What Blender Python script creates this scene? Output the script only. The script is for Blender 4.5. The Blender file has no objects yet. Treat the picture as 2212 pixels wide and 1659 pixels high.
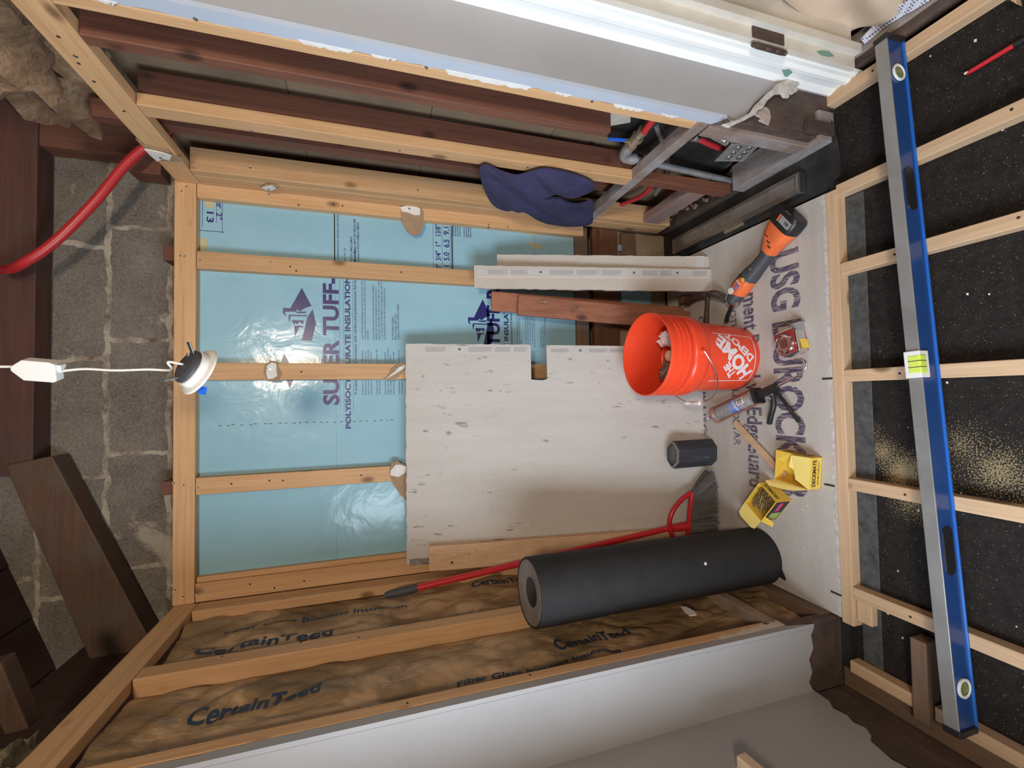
import bpy, bmesh, math, random
from mathutils import Vector, Matrix, noise
random.seed(7)
PI = math.pi
SC = bpy.context.scene
COL = SC.collection

# ------------------------------------------------------------------ camera, light, exposure
CAM_ROWS = [[-0.0174447, -0.2951684, -0.955286], [-0.9994076, 0.033496, 0.0079007], [0.0296662, 0.9548579, -0.2955779]]
CAM_LOC = (0,0,1.4534)
FOCAL_PX = 947.0

cam_data = bpy.data.cameras.new('camera')
cam = bpy.data.objects.new('camera', cam_data)
COL.objects.link(cam)
SC.camera = cam
cam_data.sensor_fit = 'HORIZONTAL'
cam_data.sensor_width = 36.0
cam_data.lens = 36.0 * FOCAL_PX / 2212.0
cam_data.clip_start = 0.02
_r, _d, _f = [Vector(v) for v in CAM_ROWS]
_m = Matrix((_r, -_d, -_f)).transposed().to_4x4()
_m.translation = Vector(CAM_LOC)
cam.matrix_world = _m

vs = SC.view_settings
vs.view_transform = 'Standard'
vs.look = 'None'
vs.exposure = 0.42
vs.gamma = 1.0
vs.use_curve_mapping = False

world = bpy.data.worlds.new('world')
SC.world = world
world.use_nodes = True
bg = world.node_tree.nodes['Background']
bg.inputs[0].default_value = (1.0, 0.86, 0.72, 1)
bg.inputs[1].default_value = 0.24

def area(name, loc, target, sx, sy, power, col, spread=PI):
    l = bpy.data.lights.new(name, 'AREA')
    l.shape = 'RECTANGLE'; l.size = sx; l.size_y = sy
    l.energy = power; l.color = col; l.spread = spread
    o = bpy.data.objects.new(name, l); COL.objects.link(o)
    o.location = loc
    o.rotation_euler = (Vector(target) - Vector(loc)).to_track_quat('-Z', 'Y').to_euler()
    return o
area('daylight_from_assumed_window', (-0.985, 0.02, 1.15), (1.0, 0.15, 1.10), 1.0, 1.05, 46.0, (0.74, 0.87, 1.0))  # area light for daylight through a window assumed out of view on the left
area('assumed_hall_ceiling_lamp', (0.35, -1.25, 2.35), (0.05, 1.6, 0.9), 0.34, 0.34, 30.0, (1.0, 0.84, 0.66))  # assumed warm lamp, added unseen behind the camera

# ------------------------------------------------------------------ helpers
OFF = {}
def V(*a): return Vector(a[0]) if len(a) == 1 else Vector(a)

def setp(o, label=None, cat=None, group=None, kind=None):
    if label: o['label'] = label
    if cat: o['category'] = cat
    if group: o['group'] = group
    if kind: o['kind'] = kind
    return o

def thing(name, label, cat, loc, group=None):
    o = bpy.data.objects.new(name, None); COL.objects.link(o)
    o.location = loc; o.empty_display_size = 0.05
    OFF[o.name] = Vector(loc)
    return setp(o, label, cat, group)

class MB:
    def __init__(s, M=None):
        s.v = []; s.f = []; s.M = M or Matrix()
    def add(s, vs_, fs):
        n = len(s.v); s.v += [s.M @ Vector(p) for p in vs_]
        s.f += [tuple(i + n for i in f) for f in fs]; return s
    def box(s, x0, x1, y0, y1, z0, z1):
        return s.add([(x, y, z) for z in (z0, z1) for y in (y0, y1) for x in (x0, x1)],
            [(0,2,3,1),(4,5,7,6),(0,1,5,4),(2,6,7,3),(0,4,6,2),(1,3,7,5)])
    def prism(s, poly, vec):
        n = len(poly); vec = Vector(vec)
        a = [Vector(p) for p in poly]; b = [p + vec for p in a]
        return s.add(a + b, [tuple(range(n)), tuple(range(2*n-1, n-1, -1))] + [(i, n+i, n+(i+1)%n, (i+1)%n) for i in range(n)])
    def beam(s, p0, p1, w, h, up=(0,0,1), ends=None):
        p0, p1 = Vector(p0), Vector(p1); d = (p1-p0).normalized()
        a = d.cross(Vector(up)).normalized(); b = a.cross(d)
        P = []
        for p in (p0, p1):
            for sx, sy in ((-1,-1),(1,-1),(1,1),(-1,1)): P.append(p + a*sx*w/2 + b*sy*h/2)
        return s.add(P, [(3,2,1,0),(4,5,6,7)] + [(i,(i+1)%4,4+(i+1)%4,4+i) for i in range(4)])
    def tube(s, pts, r, n=12, caps=True, rs=None):
        pts = [Vector(p) for p in pts]; m = len(pts); rings = []
        t0 = (pts[1]-pts[0]).normalized()
        a = t0.orthogonal().normalized()
        for i, p in enumerate(pts):
            t = (pts[min(i+1, m-1)] - pts[max(i-1, 0)]).normalized()
            a = (a - t*a.dot(t)).normalized(); b = t.cross(a)
            rr = rs[i] if rs else r
            rings += [p + (a*math.cos(2*PI*k/n) + b*math.sin(2*PI*k/n))*rr for k in range(n)]
        fs = [(i*n+k, i*n+(k+1)%n, (i+1)*n+(k+1)%n, (i+1)*n+k) for i in range(m-1) for k in range(n)]
        if caps: fs += [tuple(range(n-1, -1, -1)), tuple((m-1)*n+k for k in range(n))]
        return s.add(rings, fs)
    def lathe(s, prof, n=32, base=(0,0,0), axis=(0,0,1), caps=False):
        ax = Vector(axis).normalized(); a = ax.orthogonal().normalized(); b = ax.cross(a); base = Vector(base)
        R = [base + ax*z + (a*math.cos(2*PI*k/n)+b*math.sin(2*PI*k/n))*r for r, z in prof for k in range(n)]
        m = len(prof)
        fs = [(i*n+k, i*n+(k+1)%n, (i+1)*n+(k+1)%n, (i+1)*n+k) for i in range(m-1) for k in range(n)]
        if caps: fs += [tuple(range(n-1, -1, -1)), tuple((m-1)*n+k for k in range(n))]
        return s.add(R, fs)
    def grid(s, fn, nu, nv, back=None):
        P = [fn(i/nu, j/nv) for i in range(nu+1) for j in range(nv+1)]
        F = [(i*(nv+1)+j, (i+1)*(nv+1)+j, (i+1)*(nv+1)+j+1, i*(nv+1)+j+1) for i in range(nu) for j in range(nv)]
        s.add(P, F)
        if back is not None:
            bk = Vector(back); s.add([Vector(p)+bk for p in P], [f[::-1] for f in F])
            e = [i*(nv+1) for i in range(nu+1)] + [nu*(nv+1)+j for j in range(1, nv+1)] + [i*(nv+1)+nv for i in range(nu-1, -1, -1)] + [j for j in range(nv-1, 0, -1)]
            n = len(e); s.add([P[k] for k in e] + [Vector(P[k])+bk for k in e], [(i, (i+1)%n, n+(i+1)%n, n+i) for i in range(n)])
        return s
    def build(s, name, mat, parent=None, label=None, cat=None, group=None, kind=None, bevel=0, smooth=False, seg=2):
        if parent is not None: org = OFF[parent.name]
        else:
            if kind == 'structure' or not s.v: org = Vector((0,0,0))
            else:
                n = len(s.v); org = Vector((sum(p.x for p in s.v)/n, sum(p.y for p in s.v)/n, min(p.z for p in s.v)))
        me = bpy.data.meshes.new(name)
        me.from_pydata([p-org for p in s.v], [], s.f)
        bm = bmesh.new(); bm.from_mesh(me)
        if not smooth == 'nomerge': bmesh.ops.remove_doubles(bm, verts=bm.verts, dist=1e-5)
        bmesh.ops.recalc_face_normals(bm, faces=bm.faces)
        bm.to_mesh(me); bm.free()
        me.materials.append(mat)
        o = bpy.data.objects.new(name, me); COL.objects.link(o)
        if parent is not None: o.parent = parent
        else: o.location = org
        OFF[o.name] = org
        setp(o, label, cat, group, kind)
        if smooth:
            for p in me.polygons: p.use_smooth = True
            me.set_sharp_from_angle(angle=math.radians(40))
        if bevel:
            b = o.modifiers.new('bevel', 'BEVEL'); b.width = bevel; b.segments = seg; b.limit_method = 'ANGLE'; b.angle_limit = math.radians(40)
        return o

def structure(name, mb, mat, parent=None, **k): return mb.build(name, mat, parent, kind='structure', **k)

def spline(pts, n=8):
    pts = [Vector(p) for p in pts]; out = []
    P = [2*pts[0]-pts[1]] + pts + [2*pts[-1]-pts[-2]]
    for i in range(1, len(P)-2):
        a, b, c, d = P[i-1:i+3]
        for k in range(n):
            t = k/n; out.append(0.5*((2*b)+(c-a)*t+(2*a-5*b+4*c-d)*t*t+(3*b-a-3*c+d)*t**3))
    return out + [pts[-1]]

def ragged(a, b, n, amp, axis, seed=0):
    """points from a to b with a torn outline: each one is moved along axis"""
    rnd = random.Random(seed); a, b, axis = Vector(a), Vector(b), Vector(axis); out = []
    for i in range(n+1):
        t = i/n; j = 0 if i in (0, n) else rnd.uniform(-1, 1)*amp
        out.append(a.lerp(b, t) + axis*j)
    return out

def ribbon(m, a0, a1, b0, b1, n, amp, axis, vec, seed):
    """band between a straight edge a0-a1 and a torn edge b0-b1"""
    A = ragged(a0, a1, n, 0, axis, 0); B = ragged(b0, b1, n, amp, axis, seed); vec = Vector(vec); k = n+1
    m.add(A+B+[p+vec for p in A]+[p+vec for p in B],
        [(i,i+1,k+i+1,k+i) for i in range(n)] + [(2*k+i,3*k+i,3*k+i+1,2*k+i+1) for i in range(n)] +
        [(k+i,k+i+1,3*k+i+1,3*k+i) for i in range(n)] + [(i,2*k+i,2*k+i+1,i+1) for i in range(n)] + [(0,k,3*k,2*k),(n,2*k+n,3*k+n,k+n)])

def frame(o, x, y, z=None):
    x = Vector(x).normalized(); y = Vector(y); y = (y - x*y.dot(x)).normalized()
    z = x.cross(y)
    m = Matrix((x, y, z)).transposed().to_4x4(); m.translation = Vector(o); return m

# ------------------------------------------------------------------ materials
def srgb(r, g, b):
    f = lambda c: (c/255/12.92) if c/255 <= .04045 else ((c/255+.055)/1.055)**2.4
    return (f(r), f(g), f(b), 1)

def newmat(name, rough=0.6, col=(0.5,0.5,0.5,1), metal=0, **kw):
    m = bpy.data.materials.new(name); m.use_nodes = True
    b = m.node_tree.nodes['Principled BSDF']
    b.inputs['Base Color'].default_value = col; b.inputs['Roughness'].default_value = rough; b.inputs['Metallic'].default_value = metal
    for k, v in kw.items(): b.inputs[k].default_value = v
    return m

class NT:
    def __init__(s, m):
        s.m = m; s.t = m.node_tree; s.b = s.t.nodes['Principled BSDF']
    def n(s, typ, **kw):
        x = s.t.nodes.new(typ)
        for k, v in kw.items():
            if hasattr(x, k): setattr(x, k, v)
            else: x.inputs[k].default_value = v
        return x
    def l(s, a, b): s.t.links.new(a, b)
    def coord(s, scale=(1,1,1), rnd=True, distort=0, loc=(0,0,0)):
        tc = s.n('ShaderNodeTexCoord'); mp = s.n('ShaderNodeMapping'); mp.inputs['Scale'].default_value = scale; mp.inputs['Location'].default_value = loc
        if rnd:
            oi = s.n('ShaderNodeObjectInfo'); ml = s.n('ShaderNodeMath', operation='MULTIPLY'); ml.inputs[1].default_value = 17.0
            s.l(oi.outputs['Random'], ml.inputs[0]); ad = s.n('ShaderNodeVectorMath', operation='ADD')
            s.l(tc.outputs['Object'], ad.inputs[0]); s.l(ml.outputs[0], ad.inputs[1]); s.l(ad.outputs[0], mp.inputs[0])
        else: s.l(tc.outputs['Object'], mp.inputs[0])
        return mp.outputs[0]
    def noise(s, vec, scale=5, detail=4, rough=0.6, dist=0):
        x = s.n('ShaderNodeTexNoise'); x.inputs['Scale'].default_value = scale; x.inputs['Detail'].default_value = detail
        x.inputs['Roughness'].default_value = rough; x.inputs['Distortion'].default_value = dist
        s.l(vec, x.inputs['Vector']); return x.outputs['Fac']
    def ramp(s, fac, stops):
        r = s.n('ShaderNodeValToRGB'); e = r.color_ramp.elements
        e[0].position, e[0].color = stops[0]; e[1].position, e[1].color = stops[1]
        for p, c in stops[2:]:
            x = e.new(p); x.color = c
        s.l(fac, r.inputs[0]); return r.outputs[0]
    def mix(s, fac, a, b, mode='MIX'):
        x = s.n('ShaderNodeMix'); x.data_type = 'RGBA'; x.blend_type = mode
        if isinstance(fac, (int, float)): x.inputs[0].default_value = fac
        else: s.l(fac, x.inputs[0])
        for k, c in ((6, a), (7, b)):
            if isinstance(c, tuple): x.inputs[k].default_value = c
            else: s.l(c, x.inputs[k])
        return x.outputs[2]
    def bump(s, h, strength=0.3, dist=0.002):
        x = s.n('ShaderNodeBump'); x.inputs['Strength'].default_value = strength; x.inputs['Distance'].default_value = dist
        s.l(h, x.inputs['Height']); s.l(x.outputs[0], s.b.inputs['Normal'])

W1 = (1,1,1,1); K0 = (0,0,0,1)
def wood(name, light, dark, axis, rough=0.65, knots=True, dirt=None, dirt_amt=0.5, bump=0.25, ringscale=1.0):
    m = newmat(name, rough); t = NT(m)
    i = 'xyz'.index(axis)
    sc = [26*ringscale]*3; sc[i] = 1.3
    v = t.coord(tuple(sc)); f = t.noise(v, 1.6, 6, 0.62, 0.6)
    base = t.ramp(f, [(0.30, dark), (0.68, light), (0.5, tuple((a+b)/2 for a, b in zip(light, dark)))])
    sc2 = [160]*3; sc2[i] = 5
    f2 = t.noise(t.coord(tuple(sc2)), 1.0, 3)
    base = t.mix(0.35, base, t.ramp(f2, [(0.3, tuple(c*0.75 for c in dark[:3])+(1,)), (0.7, light)]))
    oi = t.n('ShaderNodeObjectInfo')
    hs = t.n('ShaderNodeHueSaturation'); mr = t.n('ShaderNodeMapRange'); t.l(oi.outputs['Random'], mr.inputs[0])
    mr.inputs[3].default_value = 0.88; mr.inputs[4].default_value = 1.10; t.l(mr.outputs[0], hs.inputs['Value']); t.l(base, hs.inputs['Color']); base = hs.outputs[0]
    if knots:
        sk = [9]*3; sk[i] = 4.5
        vo = t.n('ShaderNodeTexVoronoi'); t.l(t.coord(tuple(sk)), vo.inputs['Vector']); vo.inputs['Scale'].default_value = 1.0
        kn = t.ramp(vo.outputs['Distance'], [(0.07, W1), (0.16, K0)])
        base = t.mix(kn, base, tuple(c*0.42 for c in dark[:3])+(1,))
    if dirt:
        fd = t.noise(t.coord((1,1,1)), 7, 7, 0.72, 0.4)
        base = t.mix(t.ramp(fd, [(1-dirt_amt-0.12, K0), (1-dirt_amt+0.12, W1)]), base, dirt)
    t.l(base, t.b.inputs['Base Color']); t.bump(f2, bump, 0.0015)
    return m

def mottled(name, cols, scale=6, rough=0.8, bump=0.3, bscale=60, detail=8, stretch=(1,1,1), dist=0.3, bdist=0.002, metal=0, rnd=False, spec=None):
    m = newmat(name, rough, metal=metal); t = NT(m); v = t.coord(stretch, rnd)
    f = t.noise(v, scale, detail, 0.65, dist)
    n = len(cols); st = [(0.28+0.44*i/(n-1), c) for i, c in enumerate(cols)]
    t.l(t.ramp(f, [st[0], st[-1]] + st[1:-1]), t.b.inputs['Base Color'])
    if bump: t.bump(t.noise(v, bscale, 5), bump, bdist)
    if spec is not None: t.b.inputs['Specular IOR Level'].default_value = spec
    return m

PL, PD = (0.68, 0.42, 0.22, 1), (0.54, 0.29, 0.125, 1)
PINE = {a: wood('pine_'+a, PL, PD, a) for a in 'xyz'}
PINEF = {a: wood('pine_floor_'+a, (0.66,0.46,0.29,1), (0.52,0.32,0.18,1), a) for a in 'xyz'}
RED = {a: wood('old_red_wood_'+a, (0.20,0.075,0.042,1), (0.105,0.036,0.022,1), a, dirt=(0.10,0.06,0.045,1), dirt_amt=0.35) for a in 'xyz'}
REDB = {a: wood('red_plank_'+a, (0.42,0.17,0.09,1), (0.24,0.085,0.05,1), a, dirt=(0.42,0.28,0.22,1), dirt_amt=0.28) for a in 'xyz'}
DARKW = {a: wood('dark_wood_'+a, (0.075,0.032,0.022,1), (0.035,0.016,0.013,1), a, dirt=(0.06,0.035,0.025,1), dirt_amt=0.4) for a in 'xyz'}
BROWN = {a: wood('brown_wood_'+a, (0.23,0.14,0.085,1), (0.12,0.07,0.045,1), a, dirt=(0.13,0.10,0.08,1), dirt_amt=0.45) for a in 'xyz'}
GREYW = {a: wood('weathered_wood_'+a, (0.34,0.24,0.19,1), (0.17,0.11,0.085,1), a, dirt=(0.30,0.28,0.28,1), dirt_amt=0.5, knots=False) for a in 'xyz'}
SILL = {a: wood('rotten_sill_wood_'+a, (0.15,0.095,0.07,1), (0.06,0.036,0.028,1), a, dirt=(0.05,0.035,0.03,1), dirt_amt=0.5, knots=False) for a in 'xyz'}

def flat(name, r, g, b, rough=0.6, metal=0, **k): return newmat(name, rough, (r, g, b, 1), metal, **k)
M_white = flat('white_plastic', .78, .76, .72, .35)
M_black = flat('black_plastic', .015, .015, .016, .4)
M_char = flat('charcoal_rubber', .055, .058, .066, .6)
M_orange = mottled('orange_tool_plastic', [(.72,.13,.035,1), (.85,.19,.06,1)], 12, .4, 0)
M_red = flat('red_plastic', .55, .02, .03, .3)
M_hose = flat('red_pex', .52, .03, .035, .35)
M_chrome = flat('chrome', .75, .75, .76, .18, 1)
M_galv = mottled('galvanised_steel', [(.30,.31,.32,1), (.55,.56,.57,1)], 14, .5, .1, metal=.7)
M_brass = mottled('old_brass', [(.38,.28,.14,1), (.62,.55,.42,1)], 20, .4, .1, metal=.8)
M_steel = flat('bright_steel', .62, .62, .62, .25, 1)
M_iron = mottled('rusted_iron', [(.05,.035,.028,1), (.13,.08,.06,1)], 20, .6, .3, metal=.4)
M_nail = flat('nail_steel', .35, .34, .33, .35, .9)
M_hole = flat('dark_screw_hole', .03, .02, .015, .9)
M_blue = flat('blue_plastic', .01, .12, .62, .35)
M_navy = mottled('navy_cotton', [(.022,.020,.058,1), (.045,.040,.105,1)], 9, .95, .5, 250, bdist=.001)
M_beige = mottled('beige_canvas', [(.55,.40,.28,1), (.66,.52,.40,1)], 5, .95, .4, 200, bdist=.001)
M_plaster = mottled('white_plaster', [(.66,.62,.57,1), (.80,.78,.74,1)], 30, .9, .4)
M_paper = mottled('brown_board_paper', [(.30,.19,.11,1), (.40,.27,.17,1)], 25, .9, .3)
M_yellow = mottled('yellow_carton', [(.78,.50,.05,1), (.86,.60,.10,1)], 4, .55, 0)
M_yin = mottled('pale_yellow_carton', [(.86,.64,.15,1), (.90,.72,.25,1)], 4, .6, 0)
M_ink = flat('dark_ink', .02, .018, .02, .6)
M_print = flat('blue_print', .018, .016, .16, .35)
M_tape = flat('masking_tape', .50, .46, .27, .7)
M_fuzz = mottled('fibrous_insulation', [(.08,.05,.03,1), (.26,.15,.08,1), (.42,.31,.20,1)], 9, 1, 1.0, 40, bdist=.01)
M_tuft = mottled('yellow_insulation', [(.05,.04,.03,1), (.42,.34,.20,1), (.55,.45,.27,1)], 18, 1, 1.0, 60, bdist=.008)

def drywall_mat():
    m = newmat('grey_wall_paint', .38); t = NT(m)
    f = t.noise(t.coord((1,1,1), False), 2.6, 5, .6)
    t.l(t.ramp(f, [(.3, (.315,.30,.30,1)), (.7, (.36,.345,.345,1))]), t.b.inputs['Base Color'])
    t.bump(t.noise(t.coord((1,1,1), False), 45, 4), .12, .002); return m
M_grey = drywall_mat()
M_bead = mottled('daylit_grey_paint', [(.43,.47,.55,1), (.47,.51,.58,1)], 6, .4, .1)  # wall grey coloured paler and bluer, painting in the assumed window light on this return
M_trim = mottled('white_gloss_trim_paint', [(.80,.79,.76,1), (.88,.87,.85,1)], 5, .3, .25, 30)
M_trimold = mottled('cream_trim_paint', [(.56,.50,.42,1), (.68,.63,.55,1)], 8, .4, .3, 40)
M_verd = flat('green_old_paint', .16, .30, .25, .6)

def foam_mat():
    m = newmat('blue_foil_facer', .19); t = NT(m); v = t.coord((1,1,1), False)
    f = t.noise(v, 3.5, 4); t.l(t.ramp(f, [(.3, (.27,.475,.575,1)), (.7, (.32,.53,.63,1))]), t.b.inputs['Base Color'])
    t.b.inputs['Specular IOR Level'].default_value = .35
    t.bump(t.noise(v, 6, 4, .5, 1.0), .35, .012); return m
M_foam = foam_mat()

def block_mat():
    m = newmat('concrete_block', .95); t = NT(m)
    tc = t.n('ShaderNodeTexCoord'); sx = t.n('ShaderNodeSeparateXYZ'); cb = t.n('ShaderNodeCombineXYZ')
    wn = t.n('ShaderNodeTexNoise'); wn.inputs['Scale'].default_value = 14; wn.inputs['Detail'].default_value = 5
    t.l(tc.outputs['Object'], wn.inputs['Vector'])
    ad = t.n('ShaderNodeMixRGB'); ad.blend_type = 'LINEAR_LIGHT'; ad.inputs[0].default_value = .025
    t.l(tc.outputs['Object'], ad.inputs[1]); t.l(wn.outputs['Color'], ad.inputs[2])
    t.l(ad.outputs[0], sx.inputs[0]); t.l(sx.outputs[0], cb.inputs[0]); t.l(sx.outputs[2], cb.inputs[1])
    mp = t.n('ShaderNodeMapping'); mp.inputs['Location'].default_value = (.19, -.003, 0); t.l(cb.outputs[0], mp.inputs[0])
    br = t.n('ShaderNodeTexBrick'); br.offset = .19; br.inputs['Scale'].default_value = 1.0
    br.inputs['Brick Width'].default_value = .44; br.inputs['Row Height'].default_value = .203; br.inputs['Mortar Size'].default_value = .011
    br.inputs['Mortar Smooth'].default_value = .3; t.l(mp.outputs[0], br.inputs['Vector'])
    v = t.coord((1,1,1), False)
    f = t.noise(v, 5, 9, .7, .3)
    base = t.ramp(f, [(.3, (.11,.088,.07,1)), (.7, (.30,.255,.21,1)), (.5, (.20,.17,.14,1))])
    g = t.noise(v, 120, 4, .7); base = t.mix(.45, base, t.ramp(g, [(.35, (.07,.055,.045,1)), (.65, (.30,.26,.22,1))]))
    mc = t.ramp(t.noise(v, 8, 8, .7), [(.38, (.13,.09,.06,1)), (.55, (.42,.36,.29,1))])
    base = t.mix(br.outputs['Fac'], base, mc)
    p = t.ramp(t.noise(t.coord((1,1,1), False, loc=(3,1,2)), 3.4, 9, .72, .5), [(.60, K0), (.66, W1)])
    base = t.mix(p, base, (.42,.36,.29,1))
    t.l(base, t.b.inputs['Base Color'])
    h = t.mix(br.outputs['Fac'], g, (0.9,.9,.9,1)); t.bump(h, .7, .006); return m
M_block = block_mat()
M_found = mottled('rough_foundation_plaster', [(.16,.10,.06,1), (.33,.25,.17,1), (.42,.34,.25,1)], 5, .95, .7, 50, bdist=.006)

def cement_mat(name, c0, c1, along='z', smear=True):
    m = newmat(name, .9); t = NT(m); sc = [7,7,7]; sc['xyz'.index(along)] = .7
    f = t.noise(t.coord(tuple(sc), False), 1.6, 5)
    base = t.ramp(f, [(.3, c0), (.7, c1)])
    g = t.noise(t.coord((1,1,1), False), 220, 3); base = t.mix(.3, base, t.ramp(g, [(.3, tuple(c*.7 for c in c0[:3])+(1,)), (.7, c1)]))
    if smear:
        sc = [26,26,26]; sc['xyz'.index(along)] = 7
        s_ = t.noise(t.coord(tuple(sc), False), 1.5, 6, .7)
        s2 = t.noise(t.coord((2.2,2.2,.6), False), 1.5, 3)
        k = t.n('ShaderNodeMath', operation='MULTIPLY'); t.l(t.ramp(s_, [(.60, K0), (.66, W1)]), k.inputs[0]); t.l(t.ramp(s2, [(.47, K0), (.53, W1)]), k.inputs[1])
        base = t.mix(k.outputs[0], base, tuple(c*.45 for c in c0[:3])+(1,))
    t.l(base, t.b.inputs['Base Color']); t.bump(g, .25, .001); return m
M_cement = cement_mat('cement_board', (.52,.48,.44,1), (.62,.575,.54,1))
M_strip = cement_mat('cement_board_strip', (.50,.43,.37,1), (.60,.53,.46,1), smear=False)
M_edge = flat('board_edge_band', .53, .50, .48, .8)
M_edgetxt = flat('faint_edge_print', .36, .33, .33, .85)
M_floorb = cement_mat('floor_cement_board', (.43,.385,.345,1), (.57,.52,.475,1), 'x', False)
M_break = mottled('broken_board_edge', [(.40,.34,.32,1), (.66,.62,.60,1)], 60, .95, .8, 90)

def streak_print(name, col, bgc, axis):
    m = newmat(name, .85); t = NT(m); sc = [18]*3; sc['xyz'.index(axis)] = 260
    f = t.noise(t.coord(tuple(sc), False), 1.2, 3, .6)
    g = t.noise(t.coord((1,1,1), False), 130, 3)
    a = t.n('ShaderNodeMath', operation='ADD'); t.l(f, a.inputs[0]); t.l(g, a.inputs[1])
    t.l(t.ramp(a.outputs[0], [(.43+.5, col), (.60+.5, bgc)]) if False else t.ramp(f, [(.50, col), (.62, bgc)]), t.b.inputs['Base Color']); return m
M_fprint = streak_print('worn_purple_print', (.075,.058,.105,1), (.36,.31,.31,1), 'x')

def felt_mat():
    m = newmat('black_felt', .9); t = NT(m); t.b.inputs['Specular IOR Level'].default_value = .15; v = t.coord((1,1,1), False)
    base = t.ramp(t.noise(v, 40, 6, .7), [(.3, (.013,.0105,.010,1)), (.7, (.027,.023,.021,1))])
    sp = t.ramp(t.noise(t.coord((60,60,60), False), 1.8, 4, .6), [(.665, K0), (.70, W1)])
    area_ = t.ramp(t.noise(v, 3.0, 4), [(.45, K0), (.62, W1)])
    k = t.n('ShaderNodeMath', operation='MULTIPLY'); t.l(sp, k.inputs[0]); t.l(area_, k.inputs[1])
    base = t.mix(k.outputs[0], base, (.16,.145,.13,1))
    # sawdust drift swept into a curve between the joists
    tc = t.n('ShaderNodeTexCoord')
    def drift(cx, cy, r, w, amp):
        s = t.n('ShaderNodeVectorMath', operation='SUBTRACT'); s.inputs[1].default_value = (cx, cy, -.04); t.l(tc.outputs['Object'], s.inputs[0])
        ln = t.n('ShaderNodeVectorMath', operation='LENGTH'); t.l(s.outputs[0], ln.inputs[0])
        d = t.n('ShaderNodeMath', operation='SUBTRACT'); t.l(ln.outputs['Value'], d.inputs[0]); d.inputs[1].default_value = r
        ab = t.n('ShaderNodeMath', operation='ABSOLUTE'); t.l(d.outputs[0], ab.inputs[0])
        mr = t.n('ShaderNodeMapRange'); mr.inputs[1].default_value = 0; mr.inputs[2].default_value = w; mr.inputs[3].default_value = amp; mr.inputs[4].default_value = 0
        t.l(ab.outputs[0], mr.inputs[0]); return mr.outputs[0]
    gr = t.noise(t.coord((1,1,1), False), 260, 2, .5)
    for (cx, cy, r, w, amp, lo) in ((-.13,1.0,.0,.07,.26,0), (-.19,.965,.0,.08,.36,0), (-.245,.905,.0,.10,.46,0), (-.265,.85,.0,.10,.40,0), (-.33,.89,.0,.10,.30,0), (-.15,.77,.0,.11,.26,0), (-.21,.70,.0,.12,.34,0), (-.26,.62,.0,.10,.34,0)):
        ad = t.n('ShaderNodeMath', operation='ADD'); t.l(drift(cx, cy, r, w, amp), ad.inputs[0]); t.l(gr, ad.inputs[1])
        base = t.mix(t.ramp(ad.outputs[0], [(.68, K0), (.86, W1)]), base, (.30,.23,.13,1))
    t.l(base, t.b.inputs['Base Color']); t.bump(t.noise(v, 90, 4), .25, .002); return m
M_felt = felt_mat()
M_membrane = mottled('black_membrane', [(.010,.010,.010,1), (.022,.021,.021,1), (.05,.048,.046,1)], 9, .5, .3, 90)
M_roll = mottled('black_felt_roll', [(.009,.0085,.009,1), (.018,.017,.0175,1)], 14, .8, .25, 150, bdist=.001)
M_rollcore = mottled('roll_inner_face', [(.14,.115,.10,1), (.24,.20,.175,1)], 20, .9, .4)

def kraft_mat():
    m = newmat('kraft_paper', .55); t = NT(m); v = t.coord((1,1,.7), False)
    f = t.noise(v, 4.5, 8, .65, .5)
    base = t.ramp(f, [(.34, (.17,.10,.045,1)), (.66, (.52,.34,.19,1)), (.48, (.26,.165,.08,1)), (.56, (.44,.28,.15,1))])
    t.l(base, t.b.inputs['Base Color']); g = t.noise(t.coord((1,1,.5), False), 6, 6, .6, 1.6); t.bump(g, .8, .02)
    t.l(t.ramp(t.noise(v, 3, 3), [(.4, (.3,.3,.3,1)), (.6, (.7,.7,.7,1))]), t.b.inputs['Roughness'])
    return m
M_kraft = kraft_mat()
M_kprint = flat('kraft_blue_print', .018, .04, .085, .6)

# ------------------------------------------------------------------ lettering
def text_mesh(body, thick=0.0, spacing=1.0, shear=0.0):
    c = bpy.data.curves.new('t', 'FONT'); c.body = body; c.size = 1; c.offset = thick; c.space_character = spacing; c.shear = shear; c.resolution_u = 3
    o = bpy.data.objects.new('t', c); COL.objects.link(o)
    dg = bpy.context.evaluated_depsgraph_get(); dg.update()
    me = o.evaluated_get(dg).to_mesh()
    vs_ = [v.co.copy() for v in me.vertices]; fs = [tuple(p.vertices) for p in me.polygons]
    o.evaluated_get(dg).to_mesh_clear()
    bpy.data.objects.remove(o); bpy.data.curves.remove(c)
    return vs_, fs

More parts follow.
